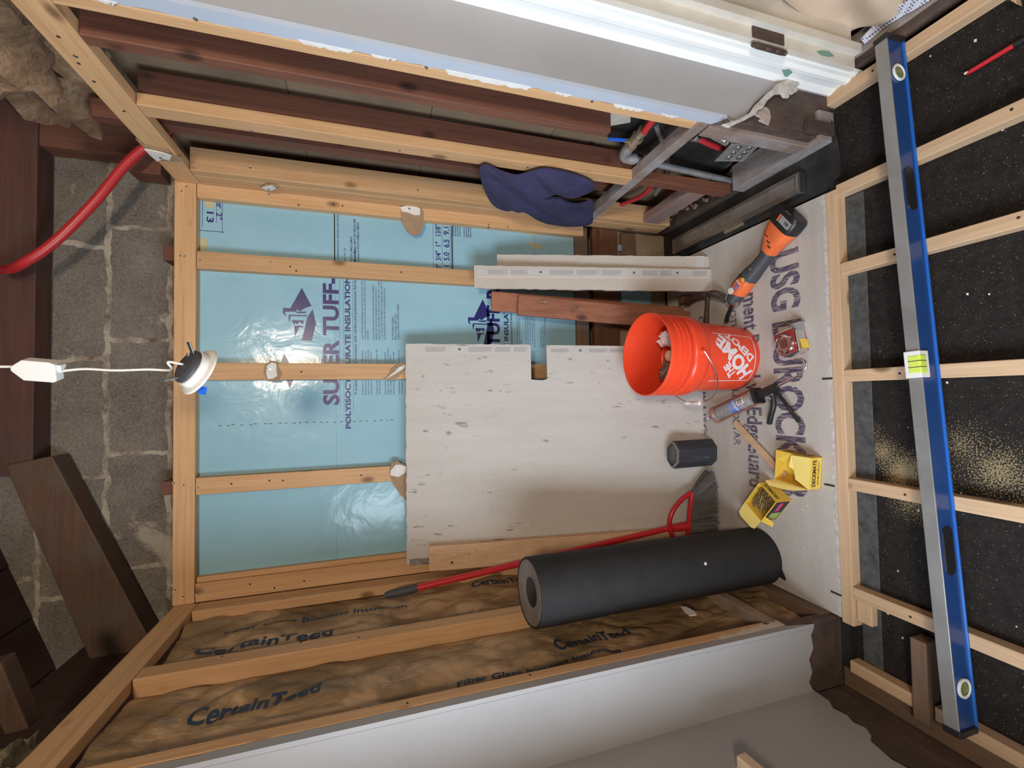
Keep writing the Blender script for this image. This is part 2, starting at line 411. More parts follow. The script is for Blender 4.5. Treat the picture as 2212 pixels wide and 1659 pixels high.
def lettering(name, body, o, xdir, ydir, mat, parent, w=None, h=None, thick=0.0, spacing=1.0, shear=0.0, mapfn=None, step=None, clip=None):
    """flat printed letters: o = lower left corner, cap height h, total width w"""
    vs_, fs = text_mesh(body, thick, spacing, shear)
    if not vs_: return None
    x0 = min(v.x for v in vs_); x1 = max(v.x for v in vs_)
    sy = h/0.73; sx = (w/(x1-x0)) if w else sy
    o = Vector(o); X = Vector(xdir); Y = Vector(ydir)
    bm = bmesh.new(); bv = [bm.verts.new(((v.x-x0)*sx, v.y*sy, 0)) for v in vs_]
    for f in fs:
        try: bm.faces.new([bv[i] for i in f])
        except Exception: pass
    if step:
        W = (x1-x0)*sx; k = 0.0
        while k < W:
            k += step
            bmesh.ops.bisect_plane(bm, geom=bm.verts[:]+bm.edges[:]+bm.faces[:], plane_co=(k,0,0), plane_no=(1,0,0))
    if clip:
        for co, no in clip:
            bmesh.ops.bisect_plane(bm, geom=bm.verts[:]+bm.edges[:]+bm.faces[:], plane_co=co, plane_no=no, clear_outer=True)
    bm.verts.index_update()
    P = [mapfn(v.co.x, v.co.y) if mapfn else o + X*v.co.x + Y*v.co.y for v in bm.verts]
    mb = MB(); mb.v = [Vector(p) for p in P]; mb.f = [tuple(v.index for v in f.verts) for f in bm.faces]
    bm.free()
    if not mb.f: return None
    return mb.build(name, mat, parent, smooth='nomerge')

def scr(parent, pts, r=.004, nrm=(0,-1,0), mat=None, name='screw_head'):
    for p in pts:
        MB().lathe([(.0001, .0012), (r*.5, .0012), (r*.55, .0004), (r, .0010), (r, -.002)], 10, p, nrm).build(name, mat or M_nail, parent)

def hole(parent, pts, r=.0035, nrm=(0,-1,0)):
    for p in pts: MB().lathe([(.0001, .0006), (r, .0006), (r, -.002)], 9, p, nrm).build('screw_hole', M_hole, parent)

def patch(poly, nrm, thick=.003):
    """a ragged flat flake given by its outline"""
    return MB().prism(poly, Vector(nrm)*thick)

# ================================================================== SETTING
structure('wall_back', MB().box(-2.2, 2.2, 2.06, 2.26, -.3, 3.4), M_block)
structure('wall_back_foundation', MB().box(-.95, 1.05, 1.965, 2.06, -.3, .36), M_found)
structure('floor', MB().box(-1.6, 1.9, -1.2, 1.065, -.12, -.042), M_felt)
structure('floor_shower', MB().box(-.95, 1.05, 1.065, 2.06, -.12, -.014), M_membrane)
# sloping roof deck of dark boards
def deckz(x): return 2.86 + .36*(x+.19)
m = MB()
xs = [-2.1+.19*i for i in range(22)]
for a, b in zip(xs, xs[1:]):
    m.prism([(a+.003, -1.5, deckz(a)), (b-.003, -1.5, deckz(b)), (b-.003, 2.1, deckz(b)), (a+.003, 2.1, deckz(a))], (0,0,.03))
structure('ceiling', m, DARKW['y'])
# dark sheathing at the back of both stud walls
m = MB()
for k in range(5):
    m.box(.965, 1.0, 1.075, 2.06, -.05+k*.44, -.05+k*.44+.438)
structure('wall_right_sheathing', m, mottled('brown_backing_board', [(.16,.10,.06,1), (.25,.17,.105,1)], 4, .9, .3, 30))
structure('wall_left_sheathing', MB().box(-.93, -.90, 1.10, 2.06, -.05, 2.5), DARKW['z'])
# painted drywall, left: strip, front face, side face towards the viewer
def lside(z): return (-.95, 1.08, z)
bt = [(-0.7384,1.08,0.1222),(-0.7754,1.08,0.1358),(-0.8174,1.08,0.1281),(-0.85,1.08,0.1474),(-0.8913,1.08,0.1358),(-0.92,1.08,0.1508),(-0.9435,1.08,0.1345)]
poly = [(-.7545, 1.08, 2.75)] + [(-.7545, 1.08, bt[0][2])] + bt[1:-1] + [(-.95, 1.08, bt[-1][2]), (-.95, 1.08, 2.75)]
m = MB().prism(poly, (0,.014,0))
ribbon(m, (-.7419,1.08,2.75), (-.7419,1.08,bt[0][2]), (-.7419,1.104,2.75), (-.7419,1.104,.24), 70, .003, (0,1,0), (-.012,0,0), 3)
bs = [(-0.95,1.0841,0.1295),(-0.95,1.0331,0.1317),(-0.95,1.0038,0.1518),(-0.95,0.9702,0.1419),(-0.95,0.9451,0.1534),(-0.95,0.9191,0.1422),(-0.95,0.8929,0.1597),(-0.95,0.8823,0.1793),(-0.95,0.8487,0.1871),(-0.95,0.8229,0.1936),(-0.95,0.7918,0.1851)]
poly = [(-.95, 1.094, 2.75)] + bs + [(-.95, .66, .12), (-.95, .60, .12), (-.95, .60, 2.75)]
m.prism(poly, (-.014,0,0))
structure('wall_left', m, M_grey)
structure('wall_left_assumed_window_side', MB().box(-.964,-.95,-1.6,.60,-.1,.58).box(-.964,-.95,-1.6,.60,1.72,2.75).box(-.964,-.95,-1.6,-.54,.58,1.72), M_grey)  # unseen wall pieces leaving an opening assumed for the daylight
structure('window_assumed_1', MB().box(-.98,-.945,-.58,-.54,.58,1.72).box(-.98,-.945,.56,.60,.58,1.72).box(-.98,-.945,-.54,.56,.58,.62).box(-.98,-.945,-.54,.56,1.68,1.72), M_trim)  # window frame out of view, assumed and added around the daylight area light
# painted drywall, right
bt = [(0.8138,1.05,0.4414),(0.83,1.05,0.3973),(0.8537,1.05,0.3608),(0.8964,1.05,0.3266),(0.9337,1.05,0.2847),(0.9643,1.05,0.2422),(0.9932,1.05,0.1875)]
poly = [(.8445, 1.05, 2.75), (.8445, 1.05, .42)] + bt[1:] + [(1.03, 1.05, .17), (1.03, 1.05, 2.75)]
m = MB().prism(poly, (0,.012,0))
structure('wall_right', m, M_grey)
m = MB(); ribbon(m, (.832,1.05,2.75), (.832,1.05,.43), (.832,1.0865,2.75), (.832,1.0865,.46), 80, .0025, (0,1,0), (.012,0,0), 5)
structure('trim_1', m, M_bead)
m = MB(); rnd = random.Random(15)
for (za, zb, w) in ((1.62,1.50,.010),(1.46,1.40,.007),(1.28,1.05,.014),(.98,.93,.008),(.80,.70,.010),(.64,.58,.006),(2.0,1.96,.008)):
    ribbon(m, (.8305,1.083,za), (.8305,1.083,zb), (.8305,1.083+w,za-.01), (.8305,1.083+w,zb+.01), 14, .004, (0,1,0), (.002,0,0), int(za*50))
structure('trim_4', m, M_plaster)
# door casing and jamb on the right
prof = [(1.014,1.068),(.990,1.062),(.986,1.052),(.990,1.040),(.994,1.030),(.994,1.012),(.988,1.004),(.988,.992),(.996,.984),(.996,.972),(1.004,.966),(1.014,.964)]
m = MB().prism([(x, y, -.03+.05*(1.07-y)) for x, y in prof], (0,0,2.75))
structure('trim_2', m, M_trim)
m = MB().box(1.0, 1.045, .950, .966, .03, 2.72).box(1.035, 1.06, .928, .950, .03, 2.72).box(1.06, 1.25, .944, .960, .05, 2.72)
structure('door_1', m, M_trimold)
# torn plaster lip under the right drywall
q = [(0.8024,1.046,0.461),(0.8268,1.046,0.4013),(0.8427,1.046,0.376),(0.8582,1.046,0.3539),(0.8885,1.046,0.3311),(0.9143,1.046,0.3027),(0.9309,1.046,0.2854),(0.9487,1.046,0.2623),(0.9666,1.046,0.2466),(0.9856,1.046,0.2117),(0.9986,1.046,0.1919),(0.9987,1.046,0.161),(0.9857,1.046,0.1499),(0.9734,1.046,0.1661),(0.9627,1.046,0.1588),(0.9497,1.046,0.1788),(0.9506,1.046,0.198),(0.9346,1.046,0.1949),(0.9325,1.046,0.2141),(0.9424,1.046,0.2251),(0.9366,1.046,0.2479),(0.9225,1.046,0.2672),(0.9056,1.046,0.2865),(0.8821,1.046,0.3022),(0.8728,1.046,0.3209),(0.8562,1.046,0.3325),(0.8436,1.046,0.3546),(0.8317,1.046,0.3729),(0.8181,1.046,0.4016),(0.7984,1.046,0.4337)]
structure('trim_3', MB().prism(q, (0,-.010,0)), mottled('broken_plaster', [(.30,.26,.24,1),(.52,.47,.43,1),(.62,.60,.60,1)], 40, .95, .8, 70), bevel=.002)
q = [(0.8676,1.06,0.3174),(0.8925,1.06,0.2943),(0.9026,1.06,0.2716),(0.8933,1.06,0.257),(0.8701,1.06,0.2524),(0.8444,1.06,0.2629),(0.8489,1.06,0.2888),(0.8523,1.06,0.3034),(0.8626,1.06,0.2956)]
structure('trim_5', MB().prism(q, (0,-.006,0)), mottled('pinkish_scratch_coat', [(.30,.22,.19,1),(.46,.38,.34,1)], 40, .95, .8, 70), bevel=.002)
# ================================================================== BACK WALL FRAMING
def stud(name, x0, x1, y0, y1, z0, z1, mat, label, cat='stud', group=None, bev=.0025):
    return MB().box(x0, x1, y0, y1, z0, z1).build(name, mat, None, label, cat, group, bevel=bev)
GB = 'upright studs of the back wall'
Y0, Y1 = 1.92, 1.957
plate = stud('top_plate', -.742, .792+.045, Y0, Y1-.0005, 2.102, 2.172, PINE['x'], 'horizontal pine top plate running across the back wall', 'plate')
s1 = stud('wall_stud', .508, .574, Y0, Y1, .52, 2.10, PINE['z'], 'pine back wall stud running down behind the two leaning cement board strips', group=GB)
s2 = stud('wall_stud', .084, .150, Y0, Y1, .05, 2.10, PINE['z'], 'pine stud in the middle of the back wall, behind the hanging white light', group=GB)
s3 = stud('wall_stud', -.345, -.281, Y0, Y1, .05, 2.10, PINE['z'], 'pine back wall stud between the middle stud and the left corner', group=GB)
s4 = stud('wall_stud', -.740, -.672, Y0, Y1, .03, 2.10, PINE['z'], 'pine stud in the left corner of the back wall', group=GB)
s4b = stud('nailer_strip', -.672, -.652, Y0+.012, Y1-.0005, .03, 2.10, PINE['z'], 'thin pine strip between the left corner stud and blue foam board', 'wood strip')
s5 = stud('wall_stud', .781, .838, Y0, Y1, .48, 2.10, PINE['z'], 'pine stud in the right corner of the back wall beside the blue foam board', group=GB)
scr(plate, [(0.8179,1.92,2.1342),(0.7983,1.92,2.149),(0.5516,1.92,2.1524),(0.5509,1.92,2.1391),(-0.2956,1.92,2.169),(-0.3046,1.92,2.1386),(-0.6845,1.92,2.1643),(-0.7137,1.92,2.1369),(0.6781,1.92,2.1514),(0.3629,1.92,2.1574),(-0.0593,1.92,2.1658)][:8])
scr(s1, [(0.5389,1.92,2.0898),(0.5517,1.92,1.8498)]); hole(s1, [(0.5365,1.92,1.7786),(0.5434,1.92,1.3472),(0.5212,1.92,1.7568)])
scr(s5, [(0.8219,1.92,1.8545),(0.7897,1.92,0.9565),(0.788,1.92,0.866)]); hole(s5, [(0.8082,1.92,1.6172),(0.8045,1.92,1.5816),(0.7894,1.92,1.7476),(0.7767,1.92,0.9589)])
hole(s2, [(0.1157,1.92,1.7394),(0.1217,1.92,1.3455),(0.1316,1.92,1.3702)]); scr(s3, [(-0.3167,1.92,2.093)]); hole(s3, [(-0.3112,1.92,1.9829),(-0.3083,1.92,1.8539),(-0.3117,1.92,1.8068),(-0.3119,1.92,1.5165)])
scr(s4, [(-0.7079,1.92,2.0962)]); hole(s4, [(-0.7232,1.92,1.8366),(-0.7112,1.92,1.7318),(-0.6972,1.92,1.9206)])
# scraps of wallboard left under nails
def scrap(outer, inner, nail, nrm, name, label):
    t = MB().prism(outer, Vector(nrm)*.0045).build(name, M_paper, None, label, 'wallboard scrap', 'torn wallboard scraps left on the studs')
    inn = [Vector(p)+Vector(nrm)*.0045 for p in inner]
    MB().prism(inn, Vector(nrm)*.004).build('plaster_layer', M_plaster, t)
    MB().lathe([(.0001,.0115),(.004,.0115),(.0045,.0095),(.0025,.008)], 10, nail, nrm).build('nail_head', M_nail, t)
    return t
n_ = (0,-1,0)
scrap([(0.1391,1.919,1.8678),(0.1592,1.919,1.85),(0.1576,1.919,1.8288),(0.1284,1.919,1.819),(0.1101,1.919,1.8092),(0.0773,1.919,1.8224),(0.0775,1.919,1.8566),(0.1065,1.919,1.8727)], [(0.1392,1.919,1.8597),(0.152,1.919,1.8435),(0.1466,1.919,1.8272),(0.1211,1.919,1.8272),(0.0992,1.919,1.824),(0.0883,1.919,1.8403),(0.0865,1.919,1.8565),(0.1101,1.919,1.863)], [(0.1247,1.92,1.8486)][0], n_, 'wallboard_scrap', 'brown and white wallboard scrap on the middle stud, nearest the hanging light')
scrap([(0.1573,1.919,1.3337),(0.1473,1.919,1.3682),(0.1275,1.919,1.3931),(0.0981,1.919,1.4065),(0.0826,1.919,1.4254),(0.0785,1.919,1.3878),(0.098,1.919,1.3611),(0.1217,1.919,1.3417),(0.1296,1.919,1.3282),(0.1455,1.919,1.3261)], [(0.1474,1.919,1.3338),(0.1355,1.919,1.3607),(0.1157,1.919,1.3799),(0.0845,1.919,1.4179),(0.0981,1.919,1.3914),(0.1158,1.919,1.3609),(0.1316,1.919,1.3378)], [(0.1276,1.92,1.3703)][0], n_, 'wallboard_scrap', 'narrow torn wallboard scrap on the middle stud just above the big cement board')
scrap([(-0.2701,1.919,1.3589),(-0.2596,1.919,1.372),(-0.2679,1.919,1.3947),(-0.306,1.919,1.4044),(-0.3551,1.919,1.3918),(-0.4061,1.919,1.3583),(-0.4313,1.919,1.3357),(-0.3889,1.919,1.3315),(-0.2815,1.919,1.3323)], [(-0.276,1.919,1.3589),(-0.2748,1.919,1.3779),(-0.2967,1.919,1.3987),(-0.3178,1.919,1.4008),(-0.3278,1.919,1.3689),(-0.3104,1.919,1.3383),(-0.2872,1.919,1.3343)], [(-0.293,1.92,1.3685)][0], n_, 'wallboard_scrap', 'large brown wallboard scrap on the stud left of the middle, above the big cement board')
scrap([(0.8245,1.919,1.3484),(0.8379,1.919,1.3191),(0.8342,1.919,1.2798),(0.8378,1.919,1.2659),(0.815,1.919,1.2503),(0.7493,1.919,1.253),(0.715,1.919,1.2693),(0.7045,1.919,1.295),(0.7183,1.919,1.3203),(0.7605,1.919,1.3432)], [(0.8222,1.919,1.3503),(0.8318,1.919,1.3192),(0.8301,1.919,1.2799),(0.8256,1.919,1.2661),(0.7969,1.919,1.2664),(0.7944,1.919,1.2901),(0.8034,1.919,1.3194),(0.8049,1.919,1.3428)], [(0.8189,1.92,1.3114)][0], n_, 'wallboard_scrap', 'brown wallboard scrap hanging from the right corner stud over the blue foam board')
n2 = (-1,0,0)
scrap([(0.829,1.8731,1.8733),(0.829,1.8488,1.8538),(0.829,1.8398,1.8345),(0.829,1.8481,1.8092),(0.829,1.8539,1.8023),(0.829,1.8845,1.8293),(0.829,1.9069,1.8534),(0.829,1.8947,1.8669)], [(0.829,1.8717,1.8683),(0.829,1.8559,1.8521),(0.829,1.8455,1.8278),(0.829,1.8621,1.8184),(0.829,1.8882,1.843),(0.829,1.8845,1.8583)], [(0.829,1.873,1.8446)][0], n2, 'wallboard_scrap', 'small white plaster scrap high on the right corner of the side wall')
scrap([(0.829,1.6284,2.1655),(0.829,1.6625,2.1569),(0.829,1.6738,2.1393),(0.829,1.6818,2.0981),(0.829,1.7012,2.0964),(0.829,1.7246,2.0747),(0.829,1.7476,2.0924),(0.829,1.7521,2.1422),(0.829,1.7477,2.1589),(0.829,1.7211,2.1688),(0.829,1.6808,2.1646)], [(0.829,1.6808,2.1646),(0.829,1.683,2.143),(0.829,1.69,2.1179),(0.829,1.7052,2.1005),(0.829,1.7363,2.1175),(0.829,1.7287,2.133),(0.829,1.7536,2.1586),(0.829,1.7195,2.163)], [(0.829,1.7209,2.1365)][0], n2, 'wallboard_scrap', 'white plaster scrap on the right top plate where the red pipe passes behind')

# old boards under the foam, low on the back wall
XR = .83
stud('wall_board', -.62, XR, 1.935, 1.962, .452, .517, BROWN['x'], 'narrow old brown board running across the back wall just under the blue foam', 'board')
stud('wall_board', -.60, XR+.01, 1.930, 1.962, .285, .425, wood('rust_brown_board', (.17,.075,.035,1), (.08,.035,.02,1), 'x'), 'wide rust brown board, lowest across the back wall behind the leaning pieces', 'board')
stud('wall_board', .62, XR, 1.945, 1.97, .17, .255, BROWN['x'], 'short brown board near the floor in the right rear corner', 'board')
MB().box(.735,.765,1.946,1.964,.20,.278).build('foam_offcut', M_foam, None, 'tiny scrap of blue foam right of the cement board strips, low on the back wall', 'foam board')
MB().box(.38,.56,1.946,1.964,.09,.262).build('foam_offcut', M_foam, None, 'scrap of blue foam between the strips and the red planks, low on the back wall', 'foam board')
# blocks showing above the plate
m = [(0.6003,2,2.2227),(0.6055,2,2.2046),(0.5438,2,2.2043),(0.5388,2,2.2224)]
stud('wood_block', m[2][0], m[0][0], 1.968, 2.06, 2.18, 2.225, RED['x'], 'small red wood block standing on the top plate right of the light cable', 'block')
m = [(-0.2935,2,2.2272),(-0.2932,2,2.2064),(-0.3458,2,2.2091),(-0.3443,2,2.2285)]
stud('wood_block', m[2][0], m[0][0], 1.968, 2.06, 2.18, 2.225, RED['x'], 'small red wood block standing on the top plate left of the light cable', 'block')

# ================================================================== FOAM BOARDS with print
FY = 1.957
foam = MB().box(-.655, .835, FY, FY+.025, .455, 1.614).box(-.655, .56, FY, FY+.025, 1.6145, 2.12).box(.5605, .835, FY, FY+.025, 1.6185, 2.12).build('foam_board', M_foam, None, 'sky blue foil faced insulation board with dark blue printing behind the studs', 'insulation board')
stud('batten_gap', .5605, .835, FY-.0005, FY+.01, 1.6145, 1.6185, M_hole, 'dark open joint between two blue foam boards on the right', 'joint')
FP = FY-.0008
X_ = (1,0,0); Z_ = (0,0,1)
def fl(body, xl, zb, w, h, thick=.02, sp=1.0, mat=M_print): return lettering('printed_text', body, (xl, FP, zb), X_, Z_, mat, foam, w, h, thick, sp)
a = [(0.0677,1.957,1.6045),(0.3002,1.957,1.6032),(0.0682,1.957,1.6632),(0.5129,1.957,1.6021)]
M_spr = mottled('purple_blue_print', [(.05,.02,.13,1), (.025,.022,.17,1)], 5, .3, 0)
M_navyprint = mottled('navy_print', [(.012,.012,.09,1), (.03,.03,.18,1)], 60, .3, 0)
fl('SUPER TUFF-R', -.02, 1.604, .60, .060, .035, 1.0, M_spr)
fl('POLYISOCYANURATE INSULATION', -.12, 1.557, .64, .021, .03)
fl('A polyisocyanurate insulation with reinforced polyaluminum foil facers on both sides', .02, 1.532, .62, .011, .01)
for (zz, s) in ((1.60, 0), (1.585, 0), (1.548, 0)):
    MB().box(-.04, .505, FP, FP+.0004, zz-.003, zz-.002).build('printed_line', M_print, foam)
tx = ['Super Tuff-R Insulating Sheathing is protected by one or more of the', 'following U.S. Patents: 5,093,180, 5,617,293, 5,657,743, 5,731',
 '5,695,001.', '', 'LOCAL BUILDING CODES MAY REQUIRE A PROTECTIVE OR THERMAL', 'BARRIER. MEETS BOCA/ICBO REQUIREMENTS FOR FOAM PLASTIC',
 'INSULATION. SEE NES NER-618. MEETS ASTM C-1289. TYPE 1, CLASS', '1. IT IS THE BUYERS RESPONSIBILITY TO ENSURE FIELD USE IS IN', 'ACCORDANCE WITH ALL APPLICABLE CODES AND REGULATIONS.', '', '',
 'THE DOW CHEMICAL COMPANY', 'Midland, Michigan 48674 USA', '*Trademark of THE DOW CHEMICAL COMPANY']
zz = 1.506
for i, s in enumerate(tx):
    if s: fl(s, .255, zz, min(.25, .0042*len(s)), .0068 if i < 11 else .0085, .0)
    zz -= .0115
tx2 = ['For more information,', 'in an emergency call', 'protective or thermal', 'warning information.', '', 'above, the greater the', 'fuel level.', '', 'should be installed', 'tub. Obtain instructions', 'Midland, MI 48674', 'use with the package', '', 'comparison with an air', 'space.']
zz = 1.506
for i, s in enumerate(tx2):
    if s: fl(s, .115, zz, .0045*len(s), .0068, .0)
    if s: fl(s[::-1].lower(), .02, zz, .06, .0068, .0)
    zz -= .0115
# text beside the joint, upper right
for i, s in enumerate(['ACCORDANCE WITH ALL APPLICABLE CODES AND REGULATIONS', '', 'Form No. 178', '', 'THE DOW CHEMICAL COMPANY', 'Midland, Michigan 48674 USA (989)636-4400', '*Trademark of THE DOW CHEMICAL COMPANY']):
    if s: fl(s, .585, 1.600-.0135*i, .0045*len(s), .007 if i < 4 else .009, .005)
for zz in (1.205, 1.165, 1.128):
    MB().box(.575, .79, FP, FP+.0004, zz, zz+.0012).build('printed_line', M_print, foam)
for x, s, w in ((.560,'5/8"',.040),(.617,'3/4"',.044),(.682,'1"',.020),(.730,'13/8"',.050)): fl(s, x, 1.172, w, .024, .015)
for x, s, w in ((.560,'4.1',.038),(.620,'5.0',.038),(.680,'6.5',.036),(.738,'9.1',.036)): fl(s, x, 1.134, w, .026, .015)
for i, s in enumerate(['cut on the dotted', 'foam with properly', 'base and door', 'trim areas', '', 'To obtain size', 'spaces', 'Use within', 'during build']):
    if s: fl(s, .735, 1.112-.010*i, .05, .0065)
MB().box(.57, .80, FP, FP+.0006, 1.116, 1.1175).box(.572,.78,FP,FP+.0006,1.119,1.1235).build('board_joint', M_hole, foam)
# upside-down R value figures in the upper right corner
def flr(body, xr, zt, w, h): return lettering('printed_text', body, (xr, FP, zt), (-1,0,0), (0,0,-1), M_print, foam, w, h, .015)
p = [(0.7887,1.957,2.0998),(0.7197,1.957,2.0996),(0.7885,1.957,2.0703),(0.7948,1.957,2.0485),(0.7361,1.957,2.0483),(0.8531,1.957,2.0954)]
flr('12', .812, 2.078, .042, .024); flr('13', .742, 2.078, .042, .024); flr('17/8"', .800, 2.046, .040, .016); flr('2"', .742, 2.046, .028, .020)
MB().box(.68,.79,FP,FP+.0004,2.092,2.0935).box(.70,.79,FP,FP+.0004,2.045,2.046).box(.66,.80,FP,FP+.0004,2.025,2.0262).box(.665,.667,FP,FP+.0004,2.02,2.11).build('printed_line', M_print, foam)
# generic peak emblem printed above the lettering
def emb(dx, dz):
    m = MB()
    q = lambda pts: m.prism([(x+dx, FP, z+dz) for x, z in pts], (0,.0004,0))
    q([(.462,1.742),(.389,1.706),(.386,1.713),(.378,1.733),(.365,1.748),(.372,1.762),(.376,1.785)])
    q([(.376,1.785),(.372,1.762),(.363,1.762),(.361,1.805),(.3405,1.800),(.355,1.812),(.377,1.812)])
    q([(.363,1.762),(.365,1.727),(.358,1.727),(.357,1.762)])
    q([(.376,1.702),(.318,1.689),(.245,1.706),(.245,1.743),(.340,1.722)])
    q([(.345,1.722),(.345,1.783),(.318,1.789),(.337,1.792),(.350,1.790),(.350,1.722)])
    q([(.328,1.735),(.328,1.780),(.306,1.771),(.316,1.768),(.311,1.758),(.322,1.752),(.312,1.738)])
    q([(.306,1.771),(.306,1.738),(.300,1.738),(.300,1.752),(.262,1.768)])
    m.build('printed_emblem', M_navyprint, foam)
emb(0, 0)
emb(-.010, -.76)
MB().prism([(.192,FP,1.808),(.150,FP,1.788),(.150,FP,1.822)], (0,.0004,0)).build('printed_emblem', M_navyprint, foam)
MB().prism([(.05,FP,1.788),(.084,FP,1.775),(.084,FP,1.800)], (0,.0004,0)).build('printed_emblem', M_navyprint, foam)
# lower copy of the print
fl('SUPER TUFF-R', -.02+0, .905, .53, .060, .035, 1.0, M_navyprint)
fl('POLYISOCYANURATE INSULATION', -.12, .862, .60, .021, .03)
fl('reinforced polyaluminum foil facers on both sides', .18, .842, .30, .011, .01)
zz = .815
for i, s in enumerate(tx):
    if s: fl(s, .235, zz, min(.22, .0038*len(s)), .0062, .0)
    zz -= .0108
fl('10', .42, .235, .02, .022)
for q in ([(0.7903,1.9565,2.0842),(0.7953,1.9565,2.0733),(0.7938,1.9565,2.0546),(0.7609,1.9565,2.0545),(0.7554,1.9565,2.0701),(0.763,1.9565,2.0841)], [(0.636,1.9565,2.1007),(0.6346,1.9565,2.076),(0.591,1.9565,2.0759),(0.5872,1.9565,2.1005)]):
    MB().prism(q, (0,-.0006,0)).build('masking_tape', M_tape, foam)
for q in ([(0.7391,1.9565,0.7543),(0.741,1.9565,0.7331),(0.7307,1.9565,0.7215),(0.7293,1.9565,0.6858),(0.7088,1.9565,0.6887),(0.7133,1.9565,0.7147),(0.7181,1.9565,0.7383)], [(0.7855,1.9565,0.7604),(0.7871,1.9565,0.6727),(0.7803,1.9565,0.6728),(0.7765,1.9565,0.7606)]):
    MB().prism(q, (0,-.0006,0)).build('masking_tape', M_tape, foam)
MB().box(.60,.795,FP,FP+.0003,.722,.7235).build('board_joint', mottled('thin_joint',[(.25,.2,.12,1),(.3,.25,.16,1)],5,.9,0), foam)
m = MB()
rnd = random.Random(4)
for k in range(26):
    x = -.09+rnd.uniform(-.002,.002); z = 2.03 - k*.026 + rnd.uniform(-.006,.006)
    m.prism([(x-.0015,FP,z), (x+.0018,FP,z+.002), (x+.001,FP,z+rnd.uniform(.008,.018)), (x-.002,FP,z+.008)], (0,.0004,0))
m.build('slit_marks', mottled('slit_grey',[(.20,.17,.12,1),(.13,.12,.10,1)],30,.9,0), foam)

# ================================================================== RIGHT WALL
def rs(name, x0, x1, y0, y1, z0, z1, mat, label, cat='stud', group='members of the right hand stud wall'):
    return stud(name, x0, x1, y0, y1, z0, z1, mat, label, cat, group)
tp = rs('top_plate', .831, .868, .60, 1.918, 2.088, 2.165, PINE['y'], 'pine top plate of the right wall slanting up to the ceiling corner', 'plate')
scr(tp, [(0.831,1.2795,2.1328)], .005, (-1,0,0)); hole(tp, [(0.831,1.2209,2.133),(0.831,1.3699,2.1421),(0.831,1.4886,2.132),(0.831,1.3058,2.1403)], .004, (-1,0,0))
sA = rs('wall_stud', .831, .868, 1.447, 1.503, .49, 2.086, PINE['z'], 'bright pine stud of the right wall running down to the whitish cross block')
scr(sA, [(0.831,1.4965,1.8129),(0.831,1.4854,1.3733),(0.831,1.4727,0.9236)], .0045, (-1,0,0))
sE = rs('wall_stud', .831, .868, 1.088, 1.122, .47, 2.086, PINE['z'], 'pine stud along the torn edge of the grey right wall')
scr(sE, [(0.831,1.0836,1.822),(0.831,1.0887,1.3271),(0.831,1.0894,0.8647)], .0045, (-1,0,0))
rs('wall_stud', .831, .915, 1.200, 1.234, .74, 2.086, RED['z'], 'old dark brown stud just behind the pine stud at the grey right wall')
rs('wall_stud', .869, .938, 1.452, 1.49, .45, 2.086, RED['z'], 'old red stud fixed against the back of the bright pine stud')
rs('wall_stud', .90, .958, 1.66, 1.70, .40, 2.3, RED['z'], 'dark old stud deep in the right wall, beside the wide corner stud')
sW = rs('wall_stud', .832, .918, 1.812, 1.85, .06, 2.086, PINE['z'], 'wide faced pine stud in the corner of the right wall, half behind the navy cloth')
scr(sW, [(0.8674,1.812,1.8932),(0.8599,1.812,1.2831)], .0045)
rs('wall_stud', .8305, .868, 1.851, 1.919, .06, 2.086, PINE['z'], 'narrow pine stud closing the corner between right wall and back wall')
# whitish cross block
rs('cross_block', .828, .872, 1.085, 1.905, .468, .508, GREYW['y'], 'weathered cross block with white plaster stains between the right wall studs', 'block', None)
rs('wall_stud', .831, .868, 1.440, 1.487, .045, .466, RED['z'], 'short old red stud standing below the weathered cross block beside the grey pipe')
rs('cross_block', .832, .872, 1.49, 1.81, .13, .215, wood('pinkish_block', (.33,.20,.16,1), (.2,.12,.10,1), 'y', dirt=(.24,.17,.15,1)), 'low dull pink cross block in the rear corner of the right wall', 'block', None)
rs('sill_plate', .828, .93, 1.05, 1.42, -.012, .055, GREYW['y'], 'weathered grey sill plate under the torn plaster of the right wall', 'sill', None)
rs('sill_plate', .835, .93, 1.425, 1.93, -.012, .035, SILL['y'], 'dark rotten sill plate in the rear of the right wall', 'sill', None)
rs('post', .826, .905, 1.092, 1.14, .057, .46, GREYW['z'], 'split weathered post under the torn corner of the right wall', 'post', None)
MB().prism([(.906,1.062,.46),(1.0,1.062,.24),(1.0,1.062,-.01),(.84,1.062,-.01),(.84,1.062,.40)], (0,.028,0)).build('lath_board', SILL['z'], None, 'dark bare boards exposed under the torn grey plaster by the door', 'board', bevel=.002)
MB().box(.845,.885,1.04,1.061,0,.11).build('lath_block', SILL['z'], None, 'short dark wood block at the foot of the exposed boards', 'block', bevel=.002)

